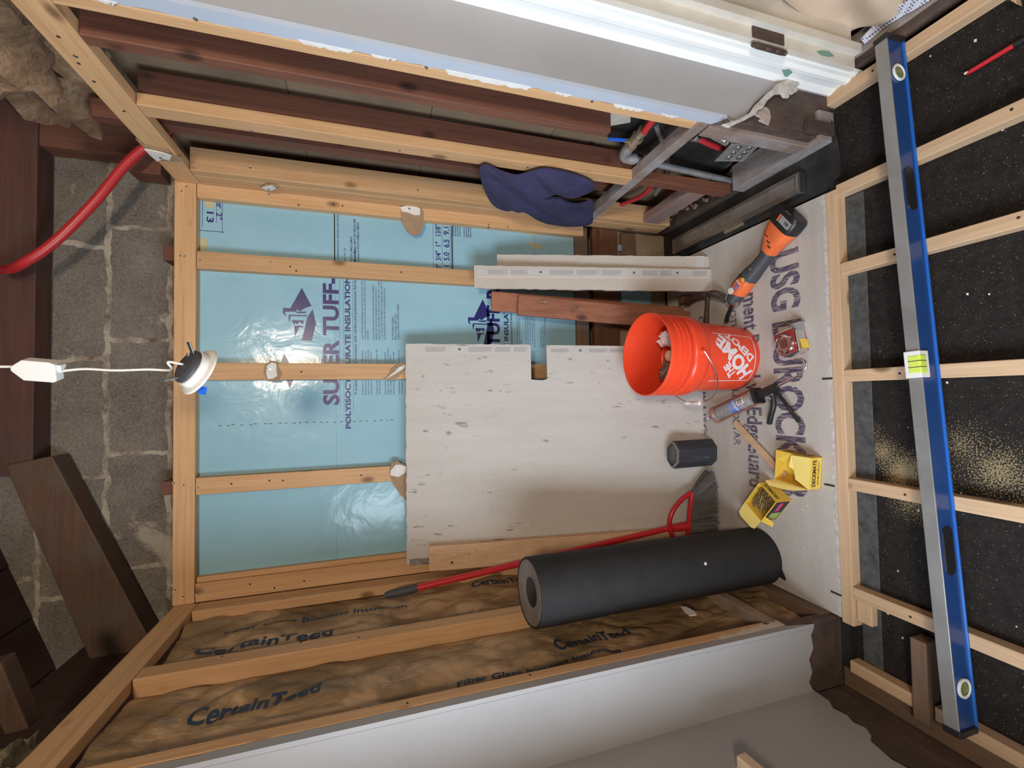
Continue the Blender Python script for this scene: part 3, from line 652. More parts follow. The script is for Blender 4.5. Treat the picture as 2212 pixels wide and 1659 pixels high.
# pipes in the right wall
t = thing('water_pipe', 'grey galvanised riser pipe with brass ball valve low in the right wall', 'pipe', (.89, 1.43, -.04))
MB().tube(spline([(.885,1.455,-.04),(.885,1.43,.25),(.885,1.408,.535)], 6), .0125, 14).build('riser', M_galv, t, smooth=True)
MB().tube(spline([(.885,1.408,.52),(.885,1.405,.56),(.889,1.385,.575),(.895,1.35,.575)], 6), .020, 14).build('elbow', M_galv, t, smooth=True)
m = MB().lathe([(.017,0),(.022,.002),(.022,.018),(.018,.02),(.018,.035),(.023,.037),(.023,.055),(.016,.058),(.016,.072),(.019,.074),(.019,.086)], 8, (.895,1.352,.575), (.1,-1,.0), True)
m.build('valve_body', M_brass, t)
m = MB().beam((.895,1.325,.59),(.893,1.325,.615),.010,.010,(0,1,0)).build('valve_stem', M_brass, t)
m = MB().beam((.893,1.322,.612),(.892,1.330,.675),.006,.016,(0,1,0)); lv = m.build('valve_lever', M_blue, t, bevel=.002); setp(lv, 'blue lever')
h = MB().tube(spline([(.896,1.268,.575),(.905,1.20,.58),(.93,1.11,.59),(.95,1.07,.60)], 6), .012, 14).build('supply_hose', M_hose, t, smooth=True); setp(h, 'red hose')
t = thing('metal_conduit', 'ribbed silver flexible conduit entering the perforated metal box', 'conduit', (.88, 1.16, .30))
pts = spline([(.885,1.165,.45),(.880,1.175,.40),(.877,1.19,.35),(.874,1.20,.30)], 18)
m = MB(); rsx = [.013+.0025*math.sin(i*1.6) for i in range(len(pts))]
m.tube(pts, .014, 14, True, rsx).build('conduit_sleeve', M_steel, t, smooth=True)
MB().lathe([(.016,0),(.019,.002),(.019,.012),(.014,.014)], 12, (.875,1.198,.302), (-.1,.1,-1), True).build('locknut', M_chrome, t)
F = frame((.872,1.225,.225), (0,.85,-.22), (0,.2,1))
bx = MB(F).box(-.055,.055,-.055,.05,-.02,-.016).box(-.055,-.052,-.055,.05,-.02,.02).box(-.055,.055,-.055,-.052,-.02,.02).build('metal_box', M_galv, None, 'perforated galvanised metal box low in the right wall beside the sill', 'junction box', bevel=.001)
for i in range(2):
    for j in range(3): MB(F).lathe([(.0001,.001),(.010,.001),(.011,0)], 14, (-.03+.03*j, -.028+.04*i, -.021), (0,0,-1)).build('knockout', M_steel, bx)
for i in range(5): MB(F).lathe([(.0001,.001),(.003,.001)], 8, (-.04+.02*i, .004, -.021), (0,0,-1)).build('screw_hole', M_hole, bx)
t = thing('supply_line', 'short red pipe with silver fitting behind the metal box', 'pipe', (.92,1.24,.35))
MB().tube([(.885,1.235,.375),(.89,1.255,.32),(.90,1.30,.16)], .010, 12).build('pipe_run', M_hose, t, smooth=True)
MB().lathe([(.014,0),(.017,.004),(.017,.02),(.012,.022),(.012,.04)], 8, (.884,1.222,.41), (.1,.4,-.9), True).build('fitting', M_chrome, t)
MB().tube(spline([(.93,1.50,.52),(.92,1.56,.33),(.90,1.68,.30),(.90,1.80,.34)], 6), .010, 10).build('red_pipe', M_hose, None, 'red pipe curving behind the weathered cross block in the right wall', 'pipe', smooth=True)
MB().tube(spline([(.95,1.30,.50),(.93,1.50,.30),(.92,1.70,.22)], 6), .009, 10).build('grey_cable', M_galv, None, 'thin grey cable behind the old red stud in the right wall', 'cable', smooth=True)
F = frame((.915,1.215,.70), (0,.8,-.5), (0,.5,.8))
MB(F).box(-.05,.06,-.035,.04,-.01,.012).build('cardboard_sleeve', mottled('grey_cardboard',[(.38,.33,.28,1),(.50,.45,.39,1)],8,.9,.2), None, 'folded grey cardboard piece tucked above the blue lever valve', 'cardboard', bevel=.002)
m = MB()
m.grid(lambda a, b: (.957-.01*math.sin(a*9+b*4), 1.09+.45*a, .05+.62*b), 14, 14, (.004,0,0))
m.build('black_sheet', M_membrane, None, 'black plastic sheet behind the pipes in the right wall', 'plastic sheet', smooth=True)
# debris in the wall bottom
m = MB(); rnd = random.Random(2)
for k in range(140):
    x, y, z = rnd.uniform(.86,.95), rnd.uniform(1.12,1.9), rnd.uniform(-.01,.05)
    s = rnd.uniform(.004,.014); A = Matrix.Rotation(rnd.uniform(0,6),4,'Z') @ Matrix.Rotation(rnd.uniform(0,1),4,'X'); A.translation = (x,y,z)
    q = MB(A); q.box(-s,s,-s*.6,s*.6,-s*.5,s*.5); m.v += [v for v in q.v]; n0 = len(m.v)-8; m.f += [tuple(i+n0 for i in f) for f in q.f]
m.build('rubble', M_fuzz, None, 'loose crumbly debris lying inside the bottom of the right wall', 'debris', kind='stuff')

# navy cloth hung over the right wall
def ring_cloth(name, outline, centre, fn, mat, parent=None, rings=14, per=6, thick=None, **kw):
    o = spline([Vector(p) for p in outline] + [Vector(outline[0])], per)[:-1]
    c = Vector(centre); n = len(o); m = MB(); P = []
    for r in range(rings, 0, -1):
        t = r/rings
        for p in o:
            q = c.lerp(p, t); P.append(q + fn(q, t))
    P.append(c + fn(c, 0)); F = []
    for r in range(rings-1):
        for k in range(n): F.append((r*n+k, r*n+(k+1)%n, (r+1)*n+(k+1)%n, (r+1)*n+k))
    for k in range(n): F.append(((rings-1)*n+k, (rings-1)*n+(k+1)%n, len(P)-1))
    m.add(P, F)
    if thick:
        tk = Vector(thick); m.add([p+tk for p in P], [f[::-1] for f in F]); L = len(P)
        m.add([P[k] for k in range(n)]+[P[k]+tk for k in range(n)], [(k,(k+1)%n,n+(k+1)%n,n+k) for k in range(n)])
    return m.build(name, mat, parent, smooth=True, **kw)
ol = [(0.812,1.4869,1.099),(0.812,1.468,1.0768),(0.812,1.4965,1.013),(0.812,1.5086,0.9564),(0.812,1.4785,0.9219),(0.812,1.4365,0.8664),(0.812,1.4463,0.7529),(0.812,1.4849,0.6552),(0.812,1.5401,0.6284),(0.812,1.5704,0.6497),(0.812,1.5617,0.7086),(0.812,1.5339,0.78),(0.812,1.5557,0.8037),(0.812,1.6147,0.7837),(0.812,1.6542,0.7389),(0.812,1.6541,0.655),(0.812,1.6304,0.5833),(0.812,1.7392,0.5221),(0.812,1.8463,0.4757),(0.812,1.8952,0.5293),(0.812,1.9073,0.6204),(0.812,1.878,0.7258),(0.812,1.7896,0.8455),(0.812,1.8123,0.9125),(0.812,1.7559,0.9855),(0.812,1.6096,1.0599)]
def nf(q, t):
    e = 1-t**4
    return Vector((-.018*e - .020*e*abs(math.sin(q.z*16+q.y*22)) - .012*e*noise.noise(q*14), 0, 0))
cl = ring_cloth('navy_cloth', ol, Vector([(0.812,1.5928,0.824)][0]), nf, M_navy, None, 22, 5, (.006,0,0), label='navy blue cotton garment draped over the right wall studs', cat='garment', group=None)

# stub and post over the plate at the top right
a = [(1.0597,2,2.585),(0.9357,2,2.5837),(0.9562,2,2.3319),(1.0825,2,2.3328)]
stud('wall_post', a[1][0], a[1][0]+.14, 1.98, 2.055, 2.30, 2.62, RED['z'], 'old dark red post above the right top plate in front of the block wall', 'post')
b = [(0.9552,2,2.3392),(0.8726,2,2.3387),(0.8976,2,2.2348)]
stud('wood_block', b[1][0], b[0][0]+.02, 1.97, 2.055, b[2][2], b[1][2], RED['z'], 'red wood block on the block wall beside the top of the curving red pipe', 'block')
MB().tube(spline([(.45,1.62,2.60)] + [(0.4581,1.9,2.6575),(0.4934,1.9,2.5852),(0.5827,1.9,2.4984),(0.7285,1.9,2.3955),(0.845,1.9,2.3262),(0.9236,1.9,2.2672),(0.9791,1.9,2.2108),(1.0116,1.9,2.1719),(1.0414,1.9,2.131),(1.0633,1.9,2.0864),(1.0737,1.9,2.0257)], 6), .0155, 16).build('red_pipe', M_hose, None, 'thick red pipe curving over the block wall and down into the right wall', 'pipe', smooth=True)
# fibrous insulation over the right plate
def blob(name, c, rad, mat, label, cat, seed, kind='stuff', amp=.35):
    m = MB(); nu, nv = 40, 24
    def fn(a, b):
        th, ph = a*2*PI, (b-.5)*PI; d = Vector((math.cos(th)*math.cos(ph), math.sin(th)*math.cos(ph), math.sin(ph)))
        k = 1+amp*noise.fractal(d*2.4+Vector((seed,0,0)), .8, 2, 5)
        return Vector(c)+Vector((d.x*rad[0], d.y*rad[1], d.z*rad[2]))*k
    return m.grid(fn, nu, nv).build(name, mat, None, label, cat, smooth=True, kind=kind)
blob('insulation_batt', (1.03,1.42,2.40), (.17,.42,.15), M_fuzz, 'brown fibrous insulation lying over the top of the right wall', 'insulation', 1)
blob('insulation_tuft', (1.00,.88,2.34), (.12,.12,.10), M_tuft, 'pale mouldy insulation clump at the upper end of the right top plate', 'insulation', 5)
blob('insulation_tuft', (-.86,1.22,2.26), (.09,.20,.05), M_tuft, 'yellow insulation tuft behind the left top plate', 'insulation', 9)
# dark ledger, rafters
stud('ledger_beam', -.24, 1.10, 1.97, 2.055, 2.605, 2.90, wood('ledger_wood', (.13,.048,.036,1), (.065,.026,.02,1), 'x', dirt=(.07,.045,.035,1), dirt_amt=.4, knots=False), 'dark red ledger beam along the top of the block wall', 'beam')
q = [(-0.1792,1.96,2.5466),(-0.4075,1.96,2.4421),(-0.6069,1.96,2.3566),(-0.8725,1.96,2.2531),(-0.9517,1.96,2.4173),(-0.4893,1.96,2.5839),(-0.2037,1.96,2.6744)]
RAFT = wood('worn_rafter', (.13,.062,.036,1), (.06,.03,.02,1), 'x', dirt=(.10,.07,.05,1), dirt_amt=.45, knots=False)
MB().prism([q[0], q[3], q[4], q[6]], (0,.09,0)).build('roof_rafter', RAFT, None, 'broad worn red brown rafter sloping down across the left of the block wall', 'rafter', bevel=.004)
q = [(-0.6408,1.45,2.3592),(-0.8188,1.45,2.301),(-0.8248,1.45,2.3479),(-0.6531,1.45,2.4118)]
MB().prism(q, (0,.05,0)).build('roof_rafter', RAFT, None, 'reddish rafter end in the far left upper corner, nearest the viewer', 'rafter', bevel=.004)

# ================================================================== LEFT WALL
def ls(name, x0, x1, y0, y1, z0, z1, mat, label, cat='stud'):
    return stud(name, x0, x1, y0, y1, z0, z1, mat, label, cat, 'members of the left hand stud wall')
lp = ls('top_plate', -.778, -.741, .60, 1.918, 2.088, 2.165, PINE['y'], 'pine top plate of the left wall slanting down to the ceiling corner', 'plate')
ls('wall_stud', -.778, -.741, 1.845, 1.918, .04, 2.086, PINE['z'], 'pine corner stud of the left wall beside the back wall')
k = ls('wall_stud', -.800, -.741, 1.452, 1.508, .04, 2.086, PINE['z'], 'pine stud in the middle of the left wall between two paper faced batts')
hole(k, [(-0.741,1.4961,1.889),(-0.741,1.5009,1.6807),(-0.741,1.4729,1.5121)], .003, (1,0,0)); scr(k, [(-0.741,1.5148,1.4308)], .004, (1,0,0))
k = ls('wall_stud', -.778, -.741, 1.107, 1.140, .27, 2.086, PINE['z'], 'pine stud along the edge of the grey left wall')
hole(k, [(-0.741,1.1211,1.3874),(-0.741,1.1272,1.0683)], .003, (1,0,0))
stud('sill_plate', -.86, -.742, 1.12, 1.90, -.012, .045, BROWN['y'], 'old brown sill plate at the foot of the left wall', 'sill')
stud('cross_block', -.86, -.744, 1.10, 1.70, .21, .25, wood('brown_cross', (.30,.19,.13,1), (.17,.10,.07,1), 'y', dirt=(.35,.28,.22,1)), 'brown cross block with torn plaster beside the roll on the left wall', 'block')
p = [(-0.743,1.3118,0.4469),(-0.743,1.3055,0.4288),(-0.743,1.2691,0.4242),(-0.743,1.2458,0.4343),(-0.743,1.2482,0.4602),(-0.743,1.2803,0.4566)]
MB().prism(p, (.004,0,0)).build('plaster_flake', M_plaster, None, 'torn white plaster flake on the cross block below the black roll', 'plaster', bevel=.001)
# paper faced batts
def batt(y0, y1, z0, z1, seed, label, words):
    def sx(y, z):
        t = (y-y0)/(y1-y0); e = math.sin(PI*min(max(t,0),1))**.5
        p = Vector((y*3.2+seed, z*1.6, seed*.7))
        w = noise.noise(p)*.030 + noise.noise(p*2.7)*.014 + abs(noise.noise(Vector((y*9+z*5+seed, z*3.2-y*2, 1))))*.038 + abs(noise.noise(Vector((y*13-z*9+seed, z*7+y*4, 3))))*.020 + noise.noise(p*7)*.005
        x = -.800 + .024*e + w*e*.7
        return min(x, -.781) if (y > 1.842 or y < 1.142) else x
    m = MB().grid(lambda a, b: (sx(y0+(y1-y0)*a, z0+(z1-z0)*b), y0+(y1-y0)*a, z0+(z1-z0)*b), 60, 190, (-.03,0,0))
    o = m.build('kraft_batt', M_kraft, None, label, 'insulation batt', 'paper faced insulation batts of the left wall', smooth=True)
    for (s, yc, zt, w, h, flip) in words:
        # vertical lettering running down the wall, letter tops towards the back or the viewer
        d = -1 if not flip else 1
        lettering('printed_text', s, (0,0,0), None and (0,0,0) or (0,0,1), (0,1,0), M_kprint, o, w, h, .02, step=.012,
            mapfn=lambda x, y, d=d, yc=yc, zt=zt: (sx(yc-d*y, zt+d*x)+.0025, yc-d*y, zt+d*x))
    return o
batt(1.510, 1.925, .05, 2.08, 3.1, 'brown paper faced insulation batt nearest the back wall corner, behind the broom handle', [('CertainTeed', 1.76, 1.09, .26, .045, False), ('CertainTeed', 1.60, 2.0, .40, .045, False), ('Fiber Glass Building Insulation', 1.72, 1.95, .60, .018, False)])
batt(1.142, 1.450, .05, 2.08, 8.4, 'brown paper faced insulation batt between the middle stud and the grey left wall', [('CertainTeed', 1.27, .93, .26, .05, False), ('CertainTeed', 1.26, 1.90, .30, .05, False), ('CertainTeed', 1.17, 1.64, .26, .05, True), ('Fiber Glass Building Insulation', 1.20, 1.25, .50, .016, False)])
m = MB()
ribbon(m, (-.7405,1.104,.47), (-.7405,1.104,.215), (-.7405,1.116,.47), (-.7405,1.132,.215), 26, .006, (0,1,0), (-.003,0,0), 44)
structure('trim_6', m, mottled('torn_gypsum', [(.50,.42,.33,1),(.66,.58,.48,1)], 30, .9, .4))
# exposed boards below the torn left drywall
MB().box(-1.03,-.745,1.096,1.13,-.04,.27).build('lath_board', SILL['x'], None, 'dark bare board below the torn bottom of the grey left wall', 'board', bevel=.003)
MB().box(-1.03,-.966,.25,1.09,-.04,.22).build('lath_board', SILL['y'], None, 'rotten dark board running towards the viewer below the torn left drywall', 'board', bevel=.003)
MB().box(-.965,-.905,.25,1.09,-.041,-.012).build('floor_board', BROWN['y'], None, 'worn brown floor board along the foot of the left drywall', 'board', bevel=.003)
# small wooden ledge piece at the lower edge of the view
q = [(-0.93,0.9401,0.5786),(-0.93,0.9379,0.5629),(-0.93,0.8826,0.5608),(-0.93,0.9004,0.6143)]
q = [(-0.915,0.907,0.5929),(-0.915,0.7873,0.582)]
m = MB().beam(q[0], q[1], .035, .032)
m.build('wooden_bracket', wood('cream_wood', (.78,.62,.44,1), (.62,.44,.26,1), 'y', knots=False), None, 'pale wooden bracket end sticking out from the grey left wall', 'bracket', bevel=.004)

# ================================================================== FLOOR
fb = MB().prism([(.668,1.085,-.013),(.668,1.785,-.013),(.62,1.93,-.013),(-.73,1.93,-.013),(-.742,1.085,-.013)], (0,0,.0125)).build('floor_board_panel', M_floorb, None, 'grey cement board panel lying on the shower floor with large purple print', 'cement board')
rnd = random.Random(11); m = MB()
n = 150
top = [(-.742+1.41*i/n, 1.085+.004+rnd.uniform(0,.006), .0002) for i in range(n+1)]
m.prism([(.668,1.080,.0002)] + [(-.742,1.080,.0002)] + top, (0,0,-.012)).build('broken_edge', M_break, fb)
def ft(body, xr, yb, w, h, th=.0): return lettering('printed_text', body, (xr, yb, .0003), (-1,0,0), (0,-1,0), M_fprint, fb, w, h, th+.022)
ft('USG DUROCK"', .525, 1.300, .80, .118, .010)
ft('B', -.315, 1.300, .07, .118, .010)
ft('ment Board w/ EdgeGuard', .405, 1.437, .785, .074, .004)
ft('SMOOTH SIDE FOR TILE MORTAR', .445, 1.512, .665, .036, -.012)
ft('DIRECTIONS USG D', .36, 1.70, .62, .028, .0)
for p in [(0.0432,1.097,0.001),(-0.3147,1.1033,0.001),(-0.6706,1.0955,0.001)]:
    MB(Matrix.Translation(p)).box(-.003,.003,-.018,.018,0,.0005).build('pencil_mark', M_ink, fb)
edge = MB().box(-.755,.668,1.043,1.0795,-.040,.0).build('floor_joist', PINEF['x'], None, 'pine header joist along the front edge of the floor cement board', 'joist', bevel=.002)
jg = 'parallel pine floor joists in the foreground'
jl = [(.995, -.3, 1.08, 'pine floor joist beside the dark threshold, under the right end of the level'),
      (.680, -.3, 1.045, 'pine floor joist starting at the right end of the header, beside the curved black membrane'),
      (.418, -.3, 1.043, 'pine floor joist just left of the red marker\'s bay, second from the header\'s right end'),
      (.069, -.3, 1.043, 'pine floor joist crossed by the centre vial of the level'),
      (-.281, -.3, 1.043, 'pine floor joist where pale sawdust has drifted'),
      (-.628, -.3, 1.043, 'pine floor joist passing under the left hand slot of the level')]
for x, y0, y1, lb in jl:
    o = stud('floor_joist', x-.038, x, y0, y1, -.040, .0, PINEF['y'], lb, 'joist', jg)
    hole(o, [(x-.02, y1-.16, 0), (x-.015, y1-.42, 0)], .0035, (0,0,1))
stud('floor_joist', -.905, -.867, .885, 1.06, -.040, .0, PINEF['y'], 'short pine floor joist in the left front corner, before the upright brown block', 'joist', jg)
stud('floor_joist', -.905, -.867, -.3, .835, -.040, .0, PINEF['y'], 'pine floor joist at the far left under the level\'s left end', 'joist', jg)
a = [(-0.7035,0.8961,0),(-0.6958,0.8554,0),(-0.9103,0.8636,0),(-0.9225,0.901,0)]
stud('cross_block', -.925, -.70, .842, .880, -.040, .012, BROWN['x'], 'old brown cross block between the joists at the left, beside the level', 'block')
stud('nailer_block', -.735, -.66, .995, 1.04, -.0415, -.012, PINEF['x'], 'small pine block against the header beside the leftmost joist bay', 'block')
# felt overlap and curved membrane on the right
c = [(0.9406,1.0696,0.001),(0.8968,1.0477,0.001),(0.8461,1.0358,0.001),(0.7956,1.0287,0.001),(0.7473,1.0246,0.001),(0.7066,1.0292,0.001),(0.6956,1.051,0.001),(0.6833,1.0781,0.001)]
MB().prism([(.675,1.90,.0005),(.83,1.90,.0005),(.845,1.55,.0005)] + [(.858,1.17,.0005)] + [tuple(x) for x in c[:2]] + c[2:-1] + [(.675,1.085,.0005)], (0,0,-.003)).build('membrane_sheet', M_membrane, None, 'black waterproof membrane with curled edge beside the drain on the right', 'membrane')
stud('felt_strip', -.90, .64, .985, 1.0425, -.0415, -.036, mottled('dusty_felt', [(.03,.03,.03,1),(.10,.10,.098,1)], 40, .9, .2), 'dusty black felt lap strip along the front of the header joist', 'felt')
# threshold at the door
MB().beam((1.085,1.0,-.006),(1.085,-.3,-.006),.075,.03).build('threshold', GREYW['y'], None, 'worn grey brown threshold board beside the door jamb', 'threshold', bevel=.004)
MB().beam((1.035,1.04,-.014),(1.035,-.3,-.014),.03,.03).build('threshold_strip', SILL['y'], None, 'dark rotten strip between the threshold and the rightmost floor joist', 'board', bevel=.003)
# linear drain
t = thing('linear_drain', 'long narrow glass topped drain frame lying on the black membrane', 'drain', (.74,1.5,0))
A = Vector((.735,1.832,.033)); B = Vector((.735,1.148,.033))
F = frame((A+B)/2, B-A, (1,0,0)); L = (B-A).length/2; W = .035
m = MB(F)
for s in (1,-1): m.box(-L, L, s*W-.003, s*W+.003, -.03, -.0).box(s*L-.003, s*L+.003, -W, W, -.03, 0)
m.build('drain_frame', M_steel, t, bevel=.001)
m = MB(F)
for s in (1,-1): m.box(-L+.012, L-.012, s*(W-.010)-.0015, s*(W-.010)+.0015, -.029, 0).box(s*(L-.014)-.002, s*(L-.014)+.002, -W+.01, W-.01, -.029, 0)
m.build('inner_frame', M_steel, t)
g = flat('grey_glass', .10, .095, .09, .12, 0); g.node_tree.nodes['Principled BSDF'].inputs['Specular IOR Level'].default_value = .8
MB(F).box(-L+.004, L-.004, -W+.004, W-.004, -.024, -.002).build('glass_insert', mottled('dusty_tray', [(.10,.08,.065,1),(.22,.19,.17,1)], 7, .25, .05, stretch=(1,1,1)), t)
q = [(0.7345,1.5375,0.002),(0.7371,1.4474,0.002),(0.7039,1.4126,0.002),(0.7094,1.5251,0.002)]
MB().box(.690,.712,1.42,1.52,.0005,.012).build('drain_clip', M_brass, None, 'small brass coloured clip between the drain and the floor board', 'clip', bevel=.001)

# ================================================================== LEANING PIECES
# big cement board leaning on the studs
def lean_frame(x0, ybot, xt, ytop, ztop):
    """local x across (world right), y up the piece, z towards the room"""
    o = Vector((x0, ybot, 0)); up = Vector((xt-x0, ytop-ybot, ztop)); return frame(o, (1,0,0), up), up.length
F = frame((0,1.690,.001), (1,0,0), (0,.195,1.335)); 
Lb = math.hypot(.195,1.335)
F = Matrix.Translation((0,1.690,.0)) @ Matrix.Rotation(-math.atan2(.195-.012,1.335), 4, 'X')
def lb(x, z): return (x, 0, z)
nz0, nz1, nx = .745, .815, .075
notch = [(.226,nz0),(nx+.002,nz0-.002),(nx-.005,nz0+.02),(nx,nz1),(.226,nz1)]
out = [(-.690,.0),(.218,.0)] + notch
e = [(p.x, p.z) for p in ragged((.228,0,nz1+.02), (.230,0,1.345), 24, .0015, (1,0,0), 9)] + [(p.x, p.z) for p in ragged((.22,0,1.348), (-.680,0,1.352), 50, .002, (0,0,1), 10)]
m = MB(F).prism([lb(*p) for p in out+e], (0,.0125,0))
big = m.build('cement_board', M_cement, None, 'big light grey cement board with a slot in its edge, leaning on the back wall', 'cement board')
def band(F, x0, x1, z0, z1, dots, seed, parent, vertical=True, skip=None):
    rnd = random.Random(seed)
    MB(F).box(x0, x1, -.0006, .001, z0, z1).build('edge_band', M_edge, parent)
    m = MB(F); z = z0+.01
    while z < z1-.06:
        w = rnd.uniform(.05,.13); w = min(w, z1-z-.01)
        n = 6
        if not (skip and z < skip[1] and z+w > skip[0]) and not any(z-.02 < d < z+w+.02 for d in dots):
            for k in range(n):
                a = x0+.004+(x1-x0-.008)*k/n; q = rnd.uniform(0,.25)*w if k in (0,3) else 0
                m.box(a, a+(x1-x0-.008)/n*.55, -.0010, 0, z+q, z+w)
        else: w = .03
        z += w+.012
    m.build('edge_text', M_edgetxt, parent)
    for d in dots: MB(F).lathe([(.0001,.0011),(.0055,.0011),(.0055,0)], 14, ((x0+x1)/2, 0, d), (0,-1,0)).build('fastener_dot', flat('dot_print', .12,.11,.13,.8), parent)
band(F, .192, .222, .82, 1.325, [1.125], 1, big); band(F, .190, .214, .01, .735, [.59, .33], 2, big)
m = MB(F); m.box(-.686,-.66,-.0008,0,1.16,1.34).build('edge_tape', mottled('burnt_tape',[(.07,.06,.06,1),(.35,.31,.28,1)],60,.9,0), big)
# cement board strips
def strip(name, x0b, x1b, x0t, x1t, yb, yt, zt, label, bnd, seed, zb=.0):
    dx = (x0t-x0b); up = Vector((0, yt-yb, zt))
    F = Matrix.Translation((0, yb, 0)) @ Matrix.Rotation(-math.atan2(yt-yb, zt), 4, 'X')
    Lz = up.length
    a = ragged((x0b,0,.0), (x0t,0,Lz), 40, .0018, (1,0,0), seed); b = ragged((x1t,0,Lz), (x1b,0,0), 40, .0012, (1,0,0), seed+1)
    o = MB(F).prism(a+b, (0,.0125,0)).build(name, M_strip, None, label, 'cement board strip', 'narrow cement board strips leaning side by side')
    return o, F, Lz
o, F, Lz = strip('board_strip', .461, .562, .474, .573, 1.612, 1.845, 1.045, 'nearer and taller cement board strip with faint text band, leaning left of its pair', None, 21)
band(F, .530, .560, .01, Lz-.01, [.78, .36, .16], 3, o)
MB(F).box(.522,.5245,-.0012,.001,.01,Lz-.01).build('score_line', M_plaster, o)
o, F, Lz = strip('board_strip', .555, .626, .566, .637, 1.628, 1.868, .935, 'shorter cement board strip leaning behind its taller neighbour, right of it', None, 31)
MB(F).box(.560,.628,-.0008,.001,.02,.06).build('edge_band', M_edge, o)
# red planks
def plank(pb, pt, w, th, label, nails, seed):
    F = frame(pb, (1, 0, -(pt[0]-pb[0])/max(pt[2]-pb[2],.01)), Vector(pt)-Vector(pb)); L = (Vector(pt)-Vector(pb)).length
    o = MB(F).box(-w/2, w/2, 0, L, -th, 0).build('wood_plank', REDB['z'], None, label, 'plank', 'old red planks leaning beside the cement board strips', bevel=.003)
    for (x, y, a) in nails:
        MB(F).tube([(x,y,.0),(x+.004,y,.012),(x+.008+a*.02,y-.03,.016)], .0016, 6).build('bent_nail', M_nail, o)
        MB(F).lathe([(.0001,.002),(.004,.002),(.004,0)], 8, (x+.008+a*.02,y-.03,.016), (.2,-1,.2)).build('nail_head', M_nail, o)
    return o
plank((.352,1.755,0.005), (.413,1.850,.845), .092, .02, 'front red plank with bent nails leaning behind the orange bucket', [(.01,.76,0),(-.012,.60,.3)], 1)
plank((.385,1.800,0.005), (.433,1.892,.957), .088, .02, 'rear red plank with a dark knot showing above the front one', [(-.03,.35,-.5)], 2)
stud('wood_block', .435, .475, 1.745, 1.78, 0, .05, RED['x'], 'small dark red block on the floor behind the bucket beside the hammer', 'block')
# leaning pine 2x4
F = frame((-.650,1.684,0), (1,0,0), (-.012,.170,1.25))
l4 = MB(F).box(-.050,.050,0.006,1.262,.001,.039).build('pine_board', PINEF['z'], None, 'pine board leaning upright at the left edge of the big cement board', 'board', bevel=.003)
hole(l4, [F @ Vector((-.02,1.17,.039))], .005); hole(l4, [F @ Vector((.01,1.10,.039)), F @ Vector((.02,1.07,.039)), F @ Vector((-.01,1.03,.039))], .002)

# felt roll
t = thing('felt_roll', 'big black roll of building felt standing upright against the left wall', 'roll', (-.655,1.40,0))
A = Vector((-.648,1.405,.0)); B = Vector((-.628,1.352,.99)); ax = B-A
m = MB(); n = 64; prof = [(.102,0),(.107,.004),(.107,.986),(.104,.992)]
m.lathe([(.046,.0)]+prof+[(.099,.9915),(.097,.985)], n, A, ax)
m.build('rolled_sheet', M_roll, t, smooth=True)
MB().lathe([(.0455,.984),(.0455,.40)], n, A, ax).build('core_wall', flat('shaded_core', .035,.026,.02,.9), t, smooth=True)  # shade inside the hollow core put into its dark brown colour
m = MB().lathe([(.0985,.9905),(.050,.9860),(.0455,.984)], n, A, ax).build('roll_end', M_rollcore, t, smooth=True)
MB().lathe([(.0001,.40),(.0455,.40)], n, A, ax).build('core_shadow', M_roll, t)  # black disc added across the core as its painted inner shadow
q = (A+Vector((.02,-.108,.43)))
MB().lathe([(.0001,.002),(.005,.002),(.006,0)], 7, A+ax*.36+Vector((.045,-.097,.0)), (.42,-.9,0)).build('plaster_speck', M_plaster, t)
fe = Vector((-.60,1.305,.006))
MB().prism([fe+Vector((-.09,.02,0)), fe+Vector((-.10,-.022,0)), fe+Vector((-.095,-.028,0)), fe+Vector((-.02,.01,0))], (0,0,.003)).build('sheet_end', M_roll, t)

# eight sided block
t = thing('octagonal_sleeve', 'charcoal eight sided block standing in front of the big cement board', 'block', (-.268,1.665,0))
hx, hy = .060, .039
def octa(s, z, k=.030):
    a, b = hx*s, hy*s; c = k*s
    return [(-a+c,-b,z),(a-c,-b,z),(a,-b+c,z),(a,b-c,z),(a-c,b,z),(-a+c,b,z),(-a,b-c,z),(-a,-b+c,z)]
F = Matrix.Translation((-.266,1.650,0)) @ Matrix.Rotation(math.radians(-4), 4, 'Z') @ Matrix.Rotation(math.radians(2), 4, 'X')
m = MB(F); rings = [octa(1,0.0), octa(1,.205), octa(.96,.210), octa(.80,.214), octa(.78,.206)]
P = [p for r in rings for p in r]; m.add(P, [(i*8+k, i*8+(k+1)%8, (i+1)*8+(k+1)%8, (i+1)*8+k) for i in range(4) for k in range(8)] + [tuple(range(7,-1,-1)), tuple(32+k for k in range(8))])
m.build('block_body', mottled('dusty_charcoal', [(.022,.023,.031,1),(.042,.044,.055,1)], 9, .7, .1, rnd=True), t, bevel=.003)
m = MB(F); a = octa(.96,.2105); b = octa(.78,.2150)
m.add(a+b, [(k,(k+1)%8,8+(k+1)%8,8+k) for k in range(8)]); m.build('rim', mottled('dusty_rim', [(.14,.12,.12,1),(.21,.18,.18,1)], 30, .9, .2), t)
m = MB(F); m.add(octa(.77,.2065), [tuple(range(8))]); m.build('dusty_top', mottled('grey_dust_top', [(.05,.055,.055,1),(.15,.15,.135,1)], 25, .9, .2), t)
m = MB(F); rnd = random.Random(8)
for k in range(12): m.lathe([(.0001,.0006),(rnd.uniform(.0008,.0022),.0006)], 6, (-.012+rnd.uniform(-.003,.003),-hy,.03+k*.0085), (0,-1,0))
m.build('worn_lettering', M_edge, t)

